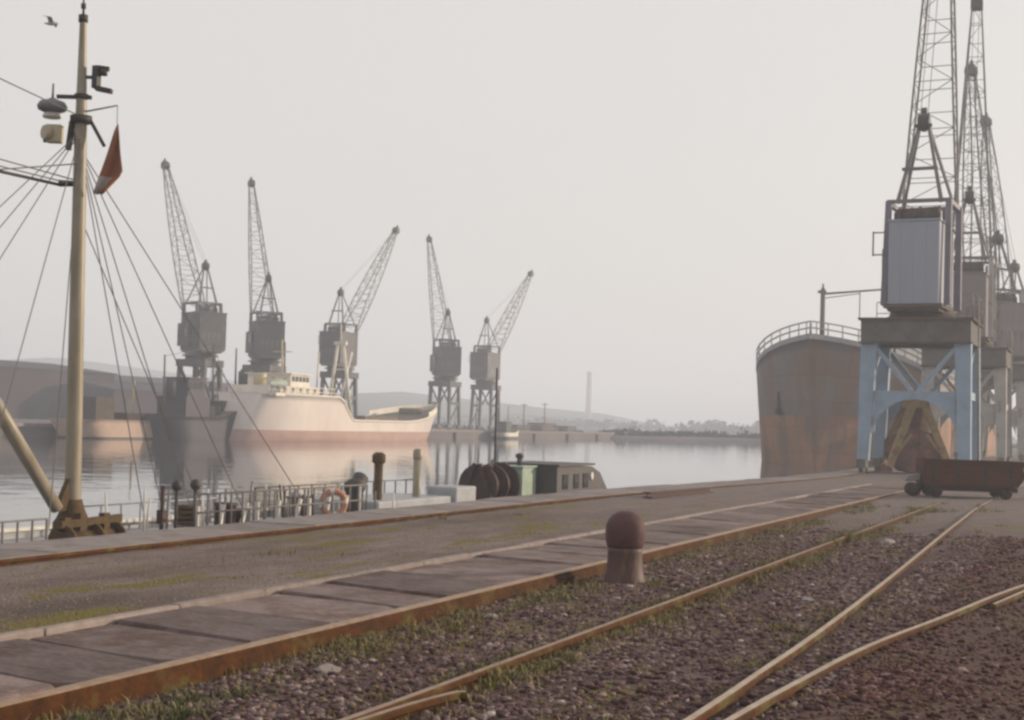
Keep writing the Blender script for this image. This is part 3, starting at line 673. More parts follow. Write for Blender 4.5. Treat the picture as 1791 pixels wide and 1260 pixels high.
for i, (y, z) in enumerate([(24.2, .86), (25.85, .92)]):
    mb = MB(); mb.tube(W(-13, y, -.6), W(-13, y, z - .22), .085, .085, 12); mb.lathe(W(-13, y, z - .22), [(.085, 0), (.13, .03), (.13, .17), (.07, .22)] if i == 0 else [(.085, 0), (.095, .05), (.095, .18), (.06, .22)], 12); mb.build('samson_post', 'mast' if i else 'brown', vs)
mb = MB(); mb.bbox(-.75, .75, -1.6, 1.6, -.3, .0); bevel(mb.build('hatch_cover', 'palehatch', vs, W(-13.4, 25.2, -.05)), .03)
mb = MB(); mb.bbox(-.35, .35, -.5, .5, -.4, 0); bevel(mb.build('skylight', 'palehatch', vs, W(-12.9, 27.3, .13)), .04)
mb = MB(); mb.lathe(W(-12.7, 22.75, -.4), [(.16, 0), (.16, .55), (.2, .62), (.2, .72), (.1, .8)], 12); mb.tube(W(-12.7, 22.75, .2), W(-12.7, 22.98, .42), .11, .15, 10); mb.build('ventilator', 'dark', vs)
# winch
wn = Vector(W(-12.9, 29.3, -.4))
mb = MB()
mb.tube(wn + Vector((0, -.62, .5)), wn + Vector((0, .55, .5)), .3, .3, 16)
mb.box(wn + Vector((0, 0, .1)), (.9, 1.5, .2))
for dy in (-.68, -.05, .6): mb.tube(wn + Vector((0, dy, .5)), wn + Vector((0, dy + .07, .5)), .47, .47, 18)
mb.beam(wn + Vector((.3, -.7, .9)), wn + Vector((-.2, .6, 1.02)), .07, .08)
for dy in (-.72, .66): mb.beam(wn + Vector((.42, dy, 0)), wn + Vector((.05, dy, .98)), .1, .1); mb.beam(wn + Vector((-.42, dy, 0)), wn + Vector((-.05, dy, .98)), .1, .1)
mb.build('deck_winch', 'winch', vs)
mb = MB(); mb.bbox(-.3, .3, -.42, .42, -.4, .46); mb.bbox(-.33, .33, -.46, .46, .46, .5); o = bevel(mb.build('locker', 'green', vs, W(-12.7, 30.4, .02)), .03)
mb = MB(); mb.tube((0, .1, .5), (0, .1, .66), .06, .06, 8); mb.lathe((0, .1, .66), [(.06, 0), (.1, .03), (.1, .09), (.03, .13)], 10); mb.build('mushroom_vent', 'slate', o)
# sloping dark shelter at the fore end
mb = MB(); mb.prism([(31.0, -.4), (34.95, -.4), (34.0, .30), (33.4, .46), (31.0, .5)], 'x', -.8, .8); o = mb.build('fore_shelter', 'slate', vs, W(-12.75, 0, .02))
mb = MB(); mb.lathe((.80, 33.35, .22), [(.10, 0), (.10, .03), (.07, .035)], 14, 'x'); mb.build('porthole', 'white', o)
for yy in (31.35, 32.1, 32.75):
    mb = MB(); mb.bbox(.795, .825, yy, yy + .34, -.05, .3); mb.build('window', 'glass', o)
mb = MB(); mb.bbox(-.86, .86, 30.95, 33.45, .49, .54); mb.build('shelter_roof', 'dark', o)
mb = MB(); mb.tube(W(-13.1, 30.0, -.4), W(-13.1, 29.95, 2.75), .03, .018, 8); mb.build('jackstaff', 'winch', vs)
clut = [('drum', 'winch'), ('coil', 'brown'), ('crate', 'palehatch'), ('bollard_post', 'dark'), ('vent_cowl', 'palehatch'), ('fish_box', 'wood')]
for i in range(8):
    nm, mt = random.choice(clut); x, y, h = random.uniform(-14.4, -12.5), random.uniform(18.5, 23.6), random.uniform(.0, .22); p = Vector(W(x, y, -.55)); hh = .55 + h * .75 - .06 * (abs(x) - 12.4); mb = MB()
    if nm in ('drum', 'bollard_post'): r_ = .16 if nm == 'drum' else .06; mb.lathe(p, [(r_, 0), (r_, hh * .9), (r_ * 1.15, hh * .92), (r_ * 1.15, hh)], 12)
    elif nm == 'coil':
        for k in range(4): mb.lathe(p + Vector((0, 0, hh - .32 + k * .08)), [(.14, 0), (.2, .02), (.2, .06), (.14, .08)], 12)
    elif nm == 'vent_cowl': mb.tube(p, p + Vector((0, 0, hh)), .05, .05, 8); mb.lathe(p + Vector((0, 0, hh)), [(.05, -.05), (.11, 0), (.11, .08), (.03, .12)], 10)
    else: mb.box(p + Vector((0, 0, hh - .16)), (.3, .42, .3), random.uniform(0, 1)); mb.box(p + Vector((0, 0, hh)), (.33, .45, .03), 0)
    mb.build(nm, mt, vs)
for i in range(34):
    x, y = random.uniform(-14.5, -12.1), random.uniform(17.6, 23.4); z = random.uniform(.08, .36); mb = MB(); mb.tube(W(x, y, -.42), W(x, y + random.gauss(0, .10), z), .022, .018, 6)
    mb.build('slim_post', random.choice(['white', 'wire', 'winch', 'dark', 'white']), vs)
# lifebuoy hangs on the rail: its own thing
mb = MB(); n, m_ = 20, 8; R0, r0 = .20, .055
for i in range(n):
    for j in range(m_):
        a, b = 2 * math.pi * i / n, 2 * math.pi * j / m_; mb.v.append(((R0 + r0 * math.cos(b)) * math.cos(a), r0 * math.sin(b), (R0 + r0 * math.cos(b)) * math.sin(a)))
for i in range(n):
    for j in range(m_): mb.f.append([i * m_ + j, ((i + 1) % n) * m_ + j, ((i + 1) % n) * m_ + (j + 1) % m_, i * m_ + (j + 1) % m_]); mb.m.append(1 if i % 5 == 0 else 0); mb.sm.append(True)
tag(mb.build('lifebuoy', ('orange', 'white'), None, (-12.12, 21.0, .06), YAW + R(20)), 'orange lifebuoy hung on the moored vessel rail', 'lifebuoy')
# red flag hanging from the gaff
c = V0 + MT(5.46) + cr * .50
mb = MB(); nu, nv = 9, 12
for j in range(nv + 1):
    t = j / nv
    xl = lerp(0.0, -.28, t ** .85); xr_ = lerp(.015, .12, min(t / .7, 1)) if t < .7 else lerp(.12, -.17, (t - .7) / .3)
    for i in range(nu + 1):
        u = i / nu; p = c + cr * lerp(xl, max(xr_, xl + .02), u) + fw0 * (.05 * math.sin(u * 9 + t * 4) * min(t * 3, 1)) + Vector((0, 0, -t * .98)); mb.v.append(tuple(p))
for j in range(nv):
    for i in range(nu):
        a = j * (nu + 1) + i; mb.f.append([a, a + 1, a + nu + 2, a + nu + 1]); mb.m.append(1 if (j > 8 and i < 6) else 0); mb.sm.append(True)
o = mb.build('flag', ('flag', 'flag_white')); so_ = o.modifiers.new('solid', 'SOLIDIFY'); so_.thickness = .006
tag(o, 'faded red flag hanging limp beside the mast', 'flag')

# ------------------------------------------------------------------ cranes
M['mid_leg'] = mat('pale_crane_leg', (.36, .34, .325), (.27, .25, .24), .6, scale=1.5, c3=(.17, .11, .085), s3=1.4, t3=.62)
M['mid_house'] = mat('brown_crane_house', (.215, .185, .185), (.165, .142, .145), .65, scale=1, c3=(.13, .085, .07), s3=1.2, t3=.6)
def crane_meshes(kind):
    near = kind != 'far'
    c = dict(leg='crane_blue', beam='crane_beam', house='crane_house', frame='crane_frame', post='crane_purple', ring='crane_rust') if kind == 'near' else dict(leg='mid_leg', beam='crane_beam', house='mid_house', frame='crane_frame', post='mid_leg', ring='crane_rust') if near else dict(leg='fcrane', beam='fcrane', house='fcrane', frame='crane_frame', post='fcrane', ring='crane_frame')
    m = {}
    GX, GY = (1.80, 1.85) if near else (1.30, 1.30)
    # leg, local to crane axis, for each corner
    for sx in (-1, 1):
        for sy in (-1, 1):
            mb = MB(); a = Vector((sx * (GX + .04), sy * (GY + .05), .5)); b = Vector((sx * (GX - .10), sy * (GY - .15), 5.0))
            mb.beam(a, b, *((.42, .42, .60, .50) if near else (.27, .27, .36, .34)), ref=(0, 1, 0)); m['leg', sx, sy] = mb.mesh('portal_leg', c['leg'])
            mb = MB(); mb.bbox(sx * (GX + .04) - .17, sx * (GX + .04) + .17, sy * (GY + .05) - .55, sy * (GY + .05) + .55, .24, .55); m['bogie', sx, sy] = mb.mesh('bogie', c['beam'])
            for k in (-1, 1):
                mb = MB(); mb.lathe((sx * (GX + .04), sy * (GY + .05) + k * .32, .235), [(.05, -.09), (.2, -.085), (.2, .05), (.24, .06), (.24, .085), (.05, .09)], 14, 'x'); m['wheel', sx, sy, k] = mb.mesh('wheel', c['frame'])
    for sy in (-1, 1):
        yy = sy * (GY - .02); hw = GX - .12
        mb = MB()                                              # tie with arched underside
        pts = [(-hw, 3.15), (hw, 3.15), (hw, 1.7)]
        for i in range(9):
            a = math.pi * i / 8; pts.append((math.cos(a) * (hw - .22), 1.7 + math.sin(a) * 1.12))
        pts.append((-hw, 1.7))
        # build arch as strips
        top = 3.15; A = [(math.cos(math.pi * i / 12) * (hw - .2), 1.55 + math.sin(math.pi * i / 12) * 1.3) for i in range(13)]
        for (x0, z0), (x1, z1) in zip(A, A[1:]):
            mb.prism([(x0, z0), (x0, top), (x1, top), (x1, z1)], 'y', yy - .09, yy + .09)
        m['arch', sy] = mb.mesh('arch_tie', c['leg'])
        for sx in (-1, 1):
            mb = MB(); mb.beam((sx * .12, yy, 3.15), (sx * (hw - .1), yy, 4.95), .16, .14, ref=(0, 1, 0)); m['brace', sx, sy] = mb.mesh('brace', c['leg'])
    for sx in (-1, 1):
        mb = MB(); mb.beam((sx * GX, -GY + .1, 3.05), (sx * GX, GY - .1, 3.05), .16, .3); m['side_tie', sx] = mb.mesh('side_tie', c['leg'])
        mb = MB(); mb.beam((sx * (GX - .03), -GY + .1, 3.1 if near else .8), (sx * (GX - .03), GY - .2, 4.95 if near else 3.0), .12, .12); m['side_brace', sx] = mb.mesh('side_brace', c['leg'])
    mb = MB(); mb.bbox(-2.0, 2.0, -2.05, -1.45, 4.98, 5.82); mb.bbox(-2.0, 2.0, 1.45, 2.05, 4.98, 5.82); mb.bbox(-1.98, -1.4, -1.45, 1.45, 5.0, 5.8); mb.bbox(1.4, 1.98, -1.45, 1.45, 5.0, 5.8); 
    if not near:
        mb = MB(); mb.bbox(-1.45, 1.45, -1.45, -1.05, 5.0, 5.6); mb.bbox(-1.45, 1.45, 1.05, 1.45, 5.0, 5.6); mb.bbox(-1.43, -1.05, -1.05, 1.05, 5.02, 5.58); mb.bbox(1.05, 1.43, -1.05, 1.05, 5.02, 5.58)
    m['girder'] = mb.mesh('portal_girder', c['beam'])
    mb = MB(); mb.bbox(-2.1, 2.1, -2.15, 2.15, 5.82, 5.90); mb.bbox(-2.06, 2.06, -2.1, -2.05, 4.93, 5.0); 
    if not near: mb = MB(); mb.lathe((0, 0, 0), [(1.3, 5.6), (1.25, 5.9)], 20)
    m['platform'] = mb.mesh('platform', c['ring'])
    mb = MB()
    for x, y in [(-2.05, -2.1), (2.05, -2.1), (2.05, 2.1), (-2.05, 2.1), (0, 2.1), (2.05, 0)]: mb.tube((x, y, 5.9), (x, y, 6.85), .02, .02, 5)
    for z in (6.4, 6.85): mb.tube((2.05, -2.1, z), (2.05, 2.1, z), .018, .018, 5); mb.tube((-2.05, 2.1, z), (2.05, 2.1, z), .018, .018, 5)
    m['handrail'] = mb.mesh('handrail', c['frame'])
    mb = MB()
    for k in (-1, 1): mb.tube((GX + .38, k * .2 - .3, .5), (GX + .3, k * .2 - .3, 6.8), .022, .022, 5)
    for i in range(20): mb.tube((GX + .375, -.5, .7 + i * .3), (GX + .375, -.1, .7 + i * .3), .014, .014, 4)
    m['ladder'] = mb.mesh('ladder', c['frame'])
    # slewing part
    mb = MB(); mb.lathe((0, 0, 0), [(1.55, 5.90), (1.5, 6.0), (1.28, 6.06), (1.2, 6.2), (1.2, 6.28)], 28); m['ring'] = mb.mesh('slewing_ring', c['ring'])
    mb = MB(); mb.bbox(-1.08, 1.08, -2.15, 1.45, 6.28, 6.42); mb.bbox(-.95, .95, -2.0, 1.3, 6.16, 6.28); m['bed'] = mb.mesh('bed_frame', c['ring'])
    mb = MB(); mb.bbox(*((-.93, .93) if near else (-1.25, 1.25)), -2.05, 1.3, 6.42, 9.55); m['house'] = mb.mesh('machine_house', c['house'])
    mb = MB(); mb.bbox(-.229, .229, -.008, .008, -1.54, 1.54); m['panel'] = mb.mesh('panel', c['house'])
    mb = MB(); mb.bbox(*((-.98, .98) if near else (-1.3, 1.3)), -2.10, 1.4, 9.55, 9.62); mb.bbox(-.6, .6, -1.2, .6, 9.62, 9.75); m['roof'] = mb.mesh('roof', c['house'])
    mb = MB(); mb.bbox(-1.46, -.94, -.6, 1.5, 6.75, 8.7); m['cab'] = mb.mesh('driver_cab', c['beam'])
    mb = MB(); mb.bbox(-1.485, -1.455, -.35, .25, 7.6, 8.45); m['cab_w1'] = mb.mesh('window', 'glass')
    mb = MB(); mb.bbox(-1.45, -1.08, 1.5, 1.53, 7.5, 8.5); m['cab_w2'] = mb.mesh('window', 'glass')
    mb = MB(); mb.bbox(-1.4, -1.1, -.63, -.60, 7.7, 8.4); m['cab_w3'] = mb.mesh('window', 'glass')
    # four corner posts carrying the A-frame and the jib feet
    for sx in (-1, 1):
        mb = MB(); mb.beam((sx * 1.17, -1.55, 6.42), (sx * 1.12, -1.15, 10.45), .22, .22); mb.beam((sx * 1.17, .95, 6.42), (sx * 1.15, 1.1, 10.45), .24, .24); mb.beam((sx * 1.13, -1.15, 10.4), (sx * 1.13, 1.1, 10.4), .16, .18); m['post', sx] = mb.mesh('corner_post', c['post'])
        mb = MB(); mb.beam((sx * .82, -1.0, 10.4), (sx * .16, -.35, 13.55), .15, .15, .10, .10); mb.beam((sx * 1.0, 1.05, 10.4), (sx * .16, -.25, 13.5), .09, .09); m['aframe', sx] = mb.mesh('a_frame_leg', c['frame'])
    mb = MB(); mb.beam((-1.2, 0, 10.45), (1.2, 0, 10.45), .12, .14); m['crossbeam'] = mb.mesh('crossbeam', c['frame'])
    mb = MB(); mb.beam((-.72, -.75, 11.75), (.62, -.75, 11.75), .10, .12); m['aframe_bar'] = mb.mesh('a_frame_bar', c['frame'])
    mb = MB(); mb.lathe((0, -.3, 13.62), [(.05, -.22), (.36, -.2), (.30, -.12), (.36, -.06), (.36, .06), (.30, .12), (.36, .2), (.05, .22)], 16, 'x'); mb.beam((-.35, -.3, 13.5), (.3, -.3, 13.5), .10, .14); mb.prism([(-.45, 13.5), (-.15, 13.5), (-.26, 14.2), (-.34, 14.2)], 'x', -.1, .1); m['sheave'] = mb.mesh('apex_sheave', 'dark')
    mb = MB(); mb.tube((-.75, -.9, 9.98), (.75, -.9, 9.98), .2, .2, 14)
    for x in (-.75, 0, .7): mb.tube((x, -.9, 9.98), (x + .06, -.9, 9.98), .3, .3, 14)
    mb.beam((-.9, -.9, 9.7), (-.9, -.9, 10.05), .1, .2); mb.beam((.9, -.9, 9.7), (.9, -.9, 10.05), .1, .2); mb.beam((-.8, -1.2, 10.1), (.6, -.6, 10.25), .06, .06); m['drum'] = mb.mesh('rope_drum', c['ring'])
    mb = MB(); mb.beam((-1.08, -1.6, 9.2), (-1.62, -1.6, 9.2), .05, .05); mb.tube((-1.6, -1.6, 8.3), (-1.6, -1.6, 9.25), .03, .03, 6); mb.beam((-1.08, -1.6, 8.35), (-1.62, -1.6, 8.35), .05, .05); m['bracket'] = mb.mesh('side_bracket', c['frame'])
    # jib along +z from its foot
    JL = 15.0; mb = MB(); N = 15
    def half(t): return lerp(1.08, .24, t)
    def dep(t): return .08 + .42 * math.sin(math.pi * min(t * 1.05, 1)) ** .7
    nodes = []
    for i in range(N + 1):
        t = i / N; nodes.append([Vector((sx * half(t), sy * dep(t), t * JL)) for sx, sy in ((-1, -1), (1, -1), (1, 1), (-1, 1))])
    th = .075 if near else .075; tl = .026 if near else .03
    for i in range(N):
        for k in range(4): mb.beam(nodes[i][k], nodes[i + 1][k], th, th)
        for k in range(4):
            q = (k + 1) % 4
            if i and (k % 2 or i % 2 == 0 or not near or k == 2): mb.beam(nodes[i][k], nodes[i][q], tl, tl)
            a, b = (nodes[i][k], nodes[i + 1][q]) if i % 2 else (nodes[i][q], nodes[i + 1][k])
            if k % 2 or k == 0: mb.beam(a, b, tl, tl)
    m['jib'] = mb.mesh('jib', c['frame'])
    mb = MB(); mb.box((0, 0, JL + .12), (.62, .5, .5)); mb.lathe((0, .12, JL + .25), [(.05, -.2), (.40, -.18), (.34, 0), (.40, .18), (.05, .2)], 16, 'x'); mb.beam((0, 0, JL + .2), (0, -.1, JL + .85), .3, .3, .1, .1); m['jib_head'] = mb.mesh('jib_head', 'dark')
    return m
CR = {'mid': crane_meshes('mid'), 'near': crane_meshes('near'), 'far': crane_meshes('far')}
JF = Vector((0, 1.25, 9.7))
def crane(kind, loc, slew, luff, label, group, rz=0.):
    m = CR[kind]; root = tag(empty('quay_crane', loc, rz), label, 'crane', group)
    for sx in (-1, 1):
        for sy in (-1, 1):
            put('portal_leg', m['leg', sx, sy], root); b = put('bogie', m['bogie', sx, sy], root)
            for k in (-1, 1): put('wheel', m['wheel', sx, sy, k], b)
            put('brace', m['brace', sx, sy], root)
        put('side_tie', m['side_tie', sx], root); put('side_brace', m['side_brace', sx], root); 
        if kind != 'far': put('arch_tie', m['arch', sx], root)
    for k, nm in (('girder', 'portal_girder'), ('platform', 'platform'), ('ladder', 'ladder')): put(nm, m[k], root)
    if kind != 'far': put('handrail', m['handrail'], root)
    put('slewing_ring', m['ring'], root, rz=slew); put('bed_frame', m['bed'], root, rz=slew)
    h = put('machine_house', m['house'], root, rz=slew)
    for i in range(4): put('panel', m['panel'], h, (-.696 + i * .464, -2.055, 7.98))
    if kind == 'near':
        for i in range(6):
            for sx in (-1, 1): put('panel', m['panel'], h, (sx * .935, -1.75 + i * .52, 7.98), R(90))
    put('roof', m['roof'], h)
    cb = put('driver_cab', m['cab'], root, rz=slew)
    for k in ('cab_w1', 'cab_w2', 'cab_w3'): put('window', m[k], cb)
    for sx in (-1, 1): put('corner_post', m['post', sx], root, rz=slew); put('a_frame_leg', m['aframe', sx], root, rz=slew)
    for yy in (-1.1, 1.1): put('crossbeam', m['crossbeam'], root, Matrix.Rotation(slew, 3, 'Z') @ Vector((0, yy, 0)), slew)
    for k, nm in (('aframe_bar', 'a_frame_bar'), ('sheave', 'apex_sheave'), ('drum', 'rope_drum'), ('bracket', 'side_bracket')): put(nm, m[k], root, rz=slew)
    rot = Matrix.Rotation(slew, 3, 'Z')
    j = put('jib', m['jib'], root, rot @ JF); j.rotation_euler = (-(math.pi / 2 - luff), 0, slew)
    put('jib_head', m['jib_head'], j)
    # luffing ropes from the apex to the jib head
    jr = rot @ Matrix.Rotation(-(math.pi / 2 - luff), 3, 'X'); tip = rot @ JF + jr @ Vector((0, 0, 15.1)); ap = rot @ Vector((0, -.3, 13.9))
    mb = MB()
    for s_ in (-.14, .14): o_ = rot @ Vector((s_, 0, 0)); mb.tube(ap + o_, tip + o_, .014, .014, 4)
    mb.build('luffing_rope', 'wire', root)
    return root
crane('near', (-6.92, 56.75, -.02), R(-3), R(82), 'nearest quay crane, blue portal legs and large blue-grey machine house', 'quay cranes on the near side')
crane('mid', (-6.92, 75.2, -.02), R(2), R(81), 'second near-side crane, brownish house half hidden behind the blue crane', 'quay cranes on the near side')
crane('mid', (-6.92, 91.5, -.02), R(38), R(84), 'third near-side crane, thin jib just left of the last one', 'quay cranes on the near side')
crane('mid', (-6.92, 107, -.02), R(42), R(83), 'last and smallest near-side crane at the right edge', 'quay cranes on the near side')
far = [((-72.2, 101.6), -3.9, 7.8, 64, 'leftmost far crane, tall jib leaning left above the dark boat'),
       ((-72.2, 111.6), -1.75, 7.6, 66, 'second far crane from left, jib upright above the white ship stern'),
       ((-72.2, 125.4), 4.9, 7.6, 51, 'third far crane from left, jib leaning right above the ship well deck'),
       ((-72.2, 150.0), -2.65, 7.6, 63, 'fourth far crane, jib leaning left beyond the white ship bow'),
       ((-72.2, 161.8), 4.8, 8.6, 47, 'rightmost far crane, short jib leaning right over the far quay')]
for (x, y), a, b, lu, lb in far:
    v = Vector((x, y, 0)).normalized(); d = Vector((v.y, -v.x, 0)) * a + v * b
    crane('far', (x, y, FQZ), math.atan2(-d.x, d.y), R(lu), lb, 'cranes along the far quay', R(random.uniform(-2, 2)))

# grab bucket standing under the near crane
gr = tag(empty('grab_bucket', (-7.35, 58.3, -.03), YAW), 'ochre and rust-brown grab bucket standing under the blue crane portal', 'grab')
for sx in (-1, 1):
    poly = [(sx * .015, .0), (sx * .45, .08), (sx * .86, .42), (sx * .98, .85), (sx * .62, 1.55), (sx * .015, 1.75)]
    mb = MB(); mb.prism(poly if sx > 0 else poly[::-1], 'y', -.72, .72); mb.build('shell', 'grab_rust', gr)
    for sy in (-1, 1):
        mb = MB(); mb.beam((sx * 1.18, sy * .84, .25), (sx * .22, sy * .55, 2.75), .26, .16, .30, .16, ref=(0, 1, 0)); mb.build('arm', 'grab_ochre', gr)
    mb = MB(); mb.beam((sx * 1.18, -.9, .2), (sx * 1.18, .9, .2), .2, .3); mb.build('foot_bar', 'grab_rust', gr)
    mb = MB(); mb.beam((sx * .3, -.735, 1.55), (sx * .95, -.735, .7), .12, .03, ref=(0, 1, 0)); mb.build('rib', 'grab_ochre', gr)
mb = MB(); mb.bbox(-.42, .42, -.6, .6, 2.6, 3.0); mb.lathe((0, 0, 3.0), [(.3, 0), (.3, .15), (.1, .3)], 12); mb.build('head_block', 'grab_ochre', gr)
mb = MB(); mb.prism([(-.16, 1.2), (.16, 1.2), (.26, 2.6), (-.26, 2.6)], 'y', -.2, .2); mb.build('centre_block', 'grab_rust', gr)

# ------------------------------------------------------------------ low rusty wagon
wg = tag(empty('low_wagon', (-3.45, 37.4, -.03), YAW + R(-6)), 'low rust-brown open wagon standing on the quay before the cranes', 'wagon')
LW = 1.06
for i in range(4):
    z0 = .34 + i * .15
    for sy, e in ((-1, 0), (1, 0)):
        mb = MB(); x1 = LW + .03 + .06 * i; mb.prism([(-LW, z0), (x1, z0), (x1 + .055, z0 + .143), (-LW, z0 + .143)], 'y', sy * .62 - .025, sy * .62 + .025); mb.build('side_board', 'wagon', wg)
    for sx in (-1, 1):
        x = -LW - .03 if sx < 0 else LW + .06 + .06 * i
        mb = MB(); mb.beam((x, -.6, z0 + .072), (x, .6, z0 + .072), .05, .143); mb.build('end_board', 'wagon', wg)
mb = MB(); mb.bbox(-LW, LW, -.6, .6, .29, .335); mb.build('floor', 'wagon', wg)
mb = MB(); mb.bbox(-LW, LW + .1, -.5, -.38, .17, .288); mb.bbox(-LW, LW + .1, .38, .5, .17, .288)
for x in (-.9, -.3, .35, .95): mb.bbox(x - .04, x + .04, -.66, -.646, .25, .93)
mb.bbox(-LW - .08, -LW - .055, -.3, .3, .3, .6); mb.build('chassis', 'wagon_iron', wg)
for x in (-.82, .86):
    for sy in (-1, 1):
        mb = MB(); mb.lathe((x, sy * .52, .16), [(.03, -.06), (.16, -.05), (.16, .03), (.12, .05), (.04, .06)], 14, 'y'); mb.build('wheel', 'wagon_iron', wg)
mb = MB(); mb.bbox(LW - .1, LW + .34, -.55, .55, .62, .68); mb.prism([(LW + .0, .3), (LW + .12, .3), (LW + .32, .62), (LW + .2, .62)], 'y', -.5, .5); mb.build('overhanging_end', 'wagon', wg)
mb = MB(); mb.beam((-LW, 0, .42), (-LW - .42, -.1, .40), .07, .06); mb.lathe((-LW - .24, -.28, .17), [(.03, -.05), (.17, -.04), (.17, .04), (.03, .05)], 16, 'y'); mb.lathe((-LW - .24, .12, .17), [(.03, -.05), (.17, -.04), (.17, .04), (.03, .05)], 16, 'y'); mb.beam((-LW - .24, -.3, .17), (-LW - .24, .15, .17), .05, .05); mb.build('drawbar_wheels', 'wagon_iron', wg)
mb = MB(); mb.prism([(-LW - .46, .40), (-LW - .12, .40), (-LW - .08, .56), (-LW - .38, .52)], 'y', -.3, .2); mb.build('fore_plate', 'stone', wg)

# ------------------------------------------------------------------ cargo ship bow-on beyond the crane
sh = tag(empty('cargo_ship', (-16.0, 152, -1.25), R(180)), 'rusty grey cargo ship moored bow-on beyond the blue crane', 'ship')
me, edge = hull_mesh(70, 11.6, -2, 0, lambda t: 6.2 + 1.9 * smooth(.80, 1.02, t) ** 1.2, stations=44, rows=12, bow_len=.22, bow_p=(1.9, 2.9), rake=2.2, stern_min=.6, mats=('hullgrey', 'hullrust'), boot=3.7)
put('hull', me, sh)
mb = MB(); mbw = MB(); mbs = MB()
for s_ in (0, 1):
    E_ = [Vector(e[s_]) for e in edge[26:]]
    for a, b in zip(E_, E_[1:]):
        mbw.beam(a + Vector((0, 0, .14)), b + Vector((0, 0, .14)), .06, .30)
        for z in (.62, .98): mb.beam(a + Vector((0, 0, z)), b + Vector((0, 0, z)), .075, .075)
    for a in E_: mbs = MB(); mbs.tube(a + Vector((0, 0, .2)), a + Vector((0, 0, 1.0)), .035, .035, 6); mbs.build('stanchion', 'palehatch', sh)
mbw.build('bulwark', 'palehatch', sh); mb.build('rail', 'palehatch', sh)
mb = MB(); mb.bbox(-5.2, 5.2, 54.5, 55, 5.6, 7.1); mb.build('forecastle_bulkhead', 'hullgrey', sh)
mb = MB(); mb.tube((.5, 65, 6.5), (.5, 65, 11.5), .17, .14, 12); mb.tube((.5, 65, 11.4), (.5, 65, 11.8), .08, .05, 8); fm = mb.build('foremast', 'crane_frame', sh)
mb = MB(); mb.beam((.3, 65, 11.3), (.8, 65, 11.3), .16, .16); mb.build('mast_band', 'crane_frame', fm)
mb = MB(); mb.tube((.4, 64.8, 11.2), (-5.2, 60, 12.1), .07, .05, 8); mb.tube((.5, 65, 10.9), (-1.4, 63.2, 11.35), .03, .03, 5); mb.build('derrick', 'crane_beam', sh)
mb = MB(); mb.tube((-3.4, 62, 6), (-3.4, 62, 13.2), .09, .05, 8); mb.build('pole', 'crane_beam', sh)
mb = MB(); mb.bbox(-4.6, 4.6, 6, 18, 5.8, 9.0); mb.bbox(-4.2, 4.2, 7, 16.5, 9.0, 11.6); mb.build('bridge_house', 'superwhite', sh)
for s_ in (-1, 1):
    mb = MB(); mb.lathe((s_ * 2.3, 67.2, 5.2), [(.14, -.25), (.22, -.25), (.22, .25), (.14, .25)], 14, 'x'); mb.build('hawsepipe', 'dark', sh)
    mb = MB(); mb.beam((s_ * 2.55, 67.4, 5.1), (s_ * 2.6, 67.2, 3.7), .14, .18); mb.beam((s_ * 2.6, 66.7, 3.9), (s_ * 2.6, 67.7, 3.9), .16, .3); mb.build('anchor', 'dark', sh)

# ------------------------------------------------------------------ white coaster on the far side
WX, WY0 = -62.5, 92.3
ws = tag(empty('white_ship', (WX, WY0, WZ), R(1)), 'cream-white coaster with red boot-top lying off the far quay', 'ship')
def wdeck(t): return lerp(3.6, 1.72, smooth(.30, .37, t)) + 1.30 * smooth(.62, 1, t) ** 1.3
me, edge = hull_mesh(35.4, 7.2, -1.2, 0, wdeck, stations=44, rows=11, bow_len=.34, bow_p=(1.5, 2.4), rake=2.2, stern_len=.22, stern_min=.55, stern_over=-2.2, mats=('hullwhite', 'bootred'), boot=.85)
put('hull', me, ws)
mb = MB()
for s_ in (0, 1):
    for a, b in zip(edge[1:-1], edge[2:]): mb.beam(Vector(a[s_]) + Vector((0, 0, .05)), Vector(b[s_]) + Vector((0, 0, .05)), .10, .14)
mb.build('rubbing_strake', 'superwhite', ws)
mb = MB(); mb.bbox(-2.9, 2.9, 1.6, 10.0, 3.5, 3.75); mb.bbox(-2.4, 2.4, 3.0, 9.2, 3.75, 4.35); dh = mb.build('deckhouse', 'superwhite', ws)
mb = MB(); mb.bbox(-2.0, 2.0, 5.2, 8.2, 4.35, 5.3); mb.bbox(-2.2, 2.2, 5.0, 8.4, 5.3, 5.4); wh = mb.build('wheelhouse', 'superwhite', ws)
for i in range(5): mb = MB(); mb.bbox(2.0, 2.03, 5.4 + i * .56, 5.8 + i * .56, 4.75, 5.15); mb.build('window', 'glass', wh)
for i in range(4): mb = MB(); mb.bbox(-1.6 + i * .9, -1.0 + i * .9, 8.2, 8.23, 4.7, 5.15); mb.build('window', 'glass', wh)
for i in range(5): mb = MB(); mb.lathe((2.4, 3.8 + i * 1.15, 4.05), [(.18, 0), (.18, .03), (.1, .035)], 10, 'x'); mb.build('porthole', 'glass', dh)
mb = MB(); mb.lathe((0, 3.9, 4.3), [(.55, 0), (.52, .95), (.46, 1.0)], 16); mb.build('funnel', 'buff', ws)
mb = MB(); mb.tube((0, 7.2, 5.3), (0, 7.0, 8.2), .12, .06, 8); mb.beam((-.9, 7.1, 7.2), (.9, 7.1, 7.2), .08, .08); mb.build('signal_mast', 'buff', ws)
for k, yy in enumerate((1.8, 3.0)):
    pass
lb = MB(); lb.lathe((2.5, 2.6, 4.45), [(.05, -1.3), (.32, -.8), (.38, 0), (.32, .8), (.05, 1.3)], 12, 'y'); lb.build('lifeboat', 'green', ws)
mb = MB(); 
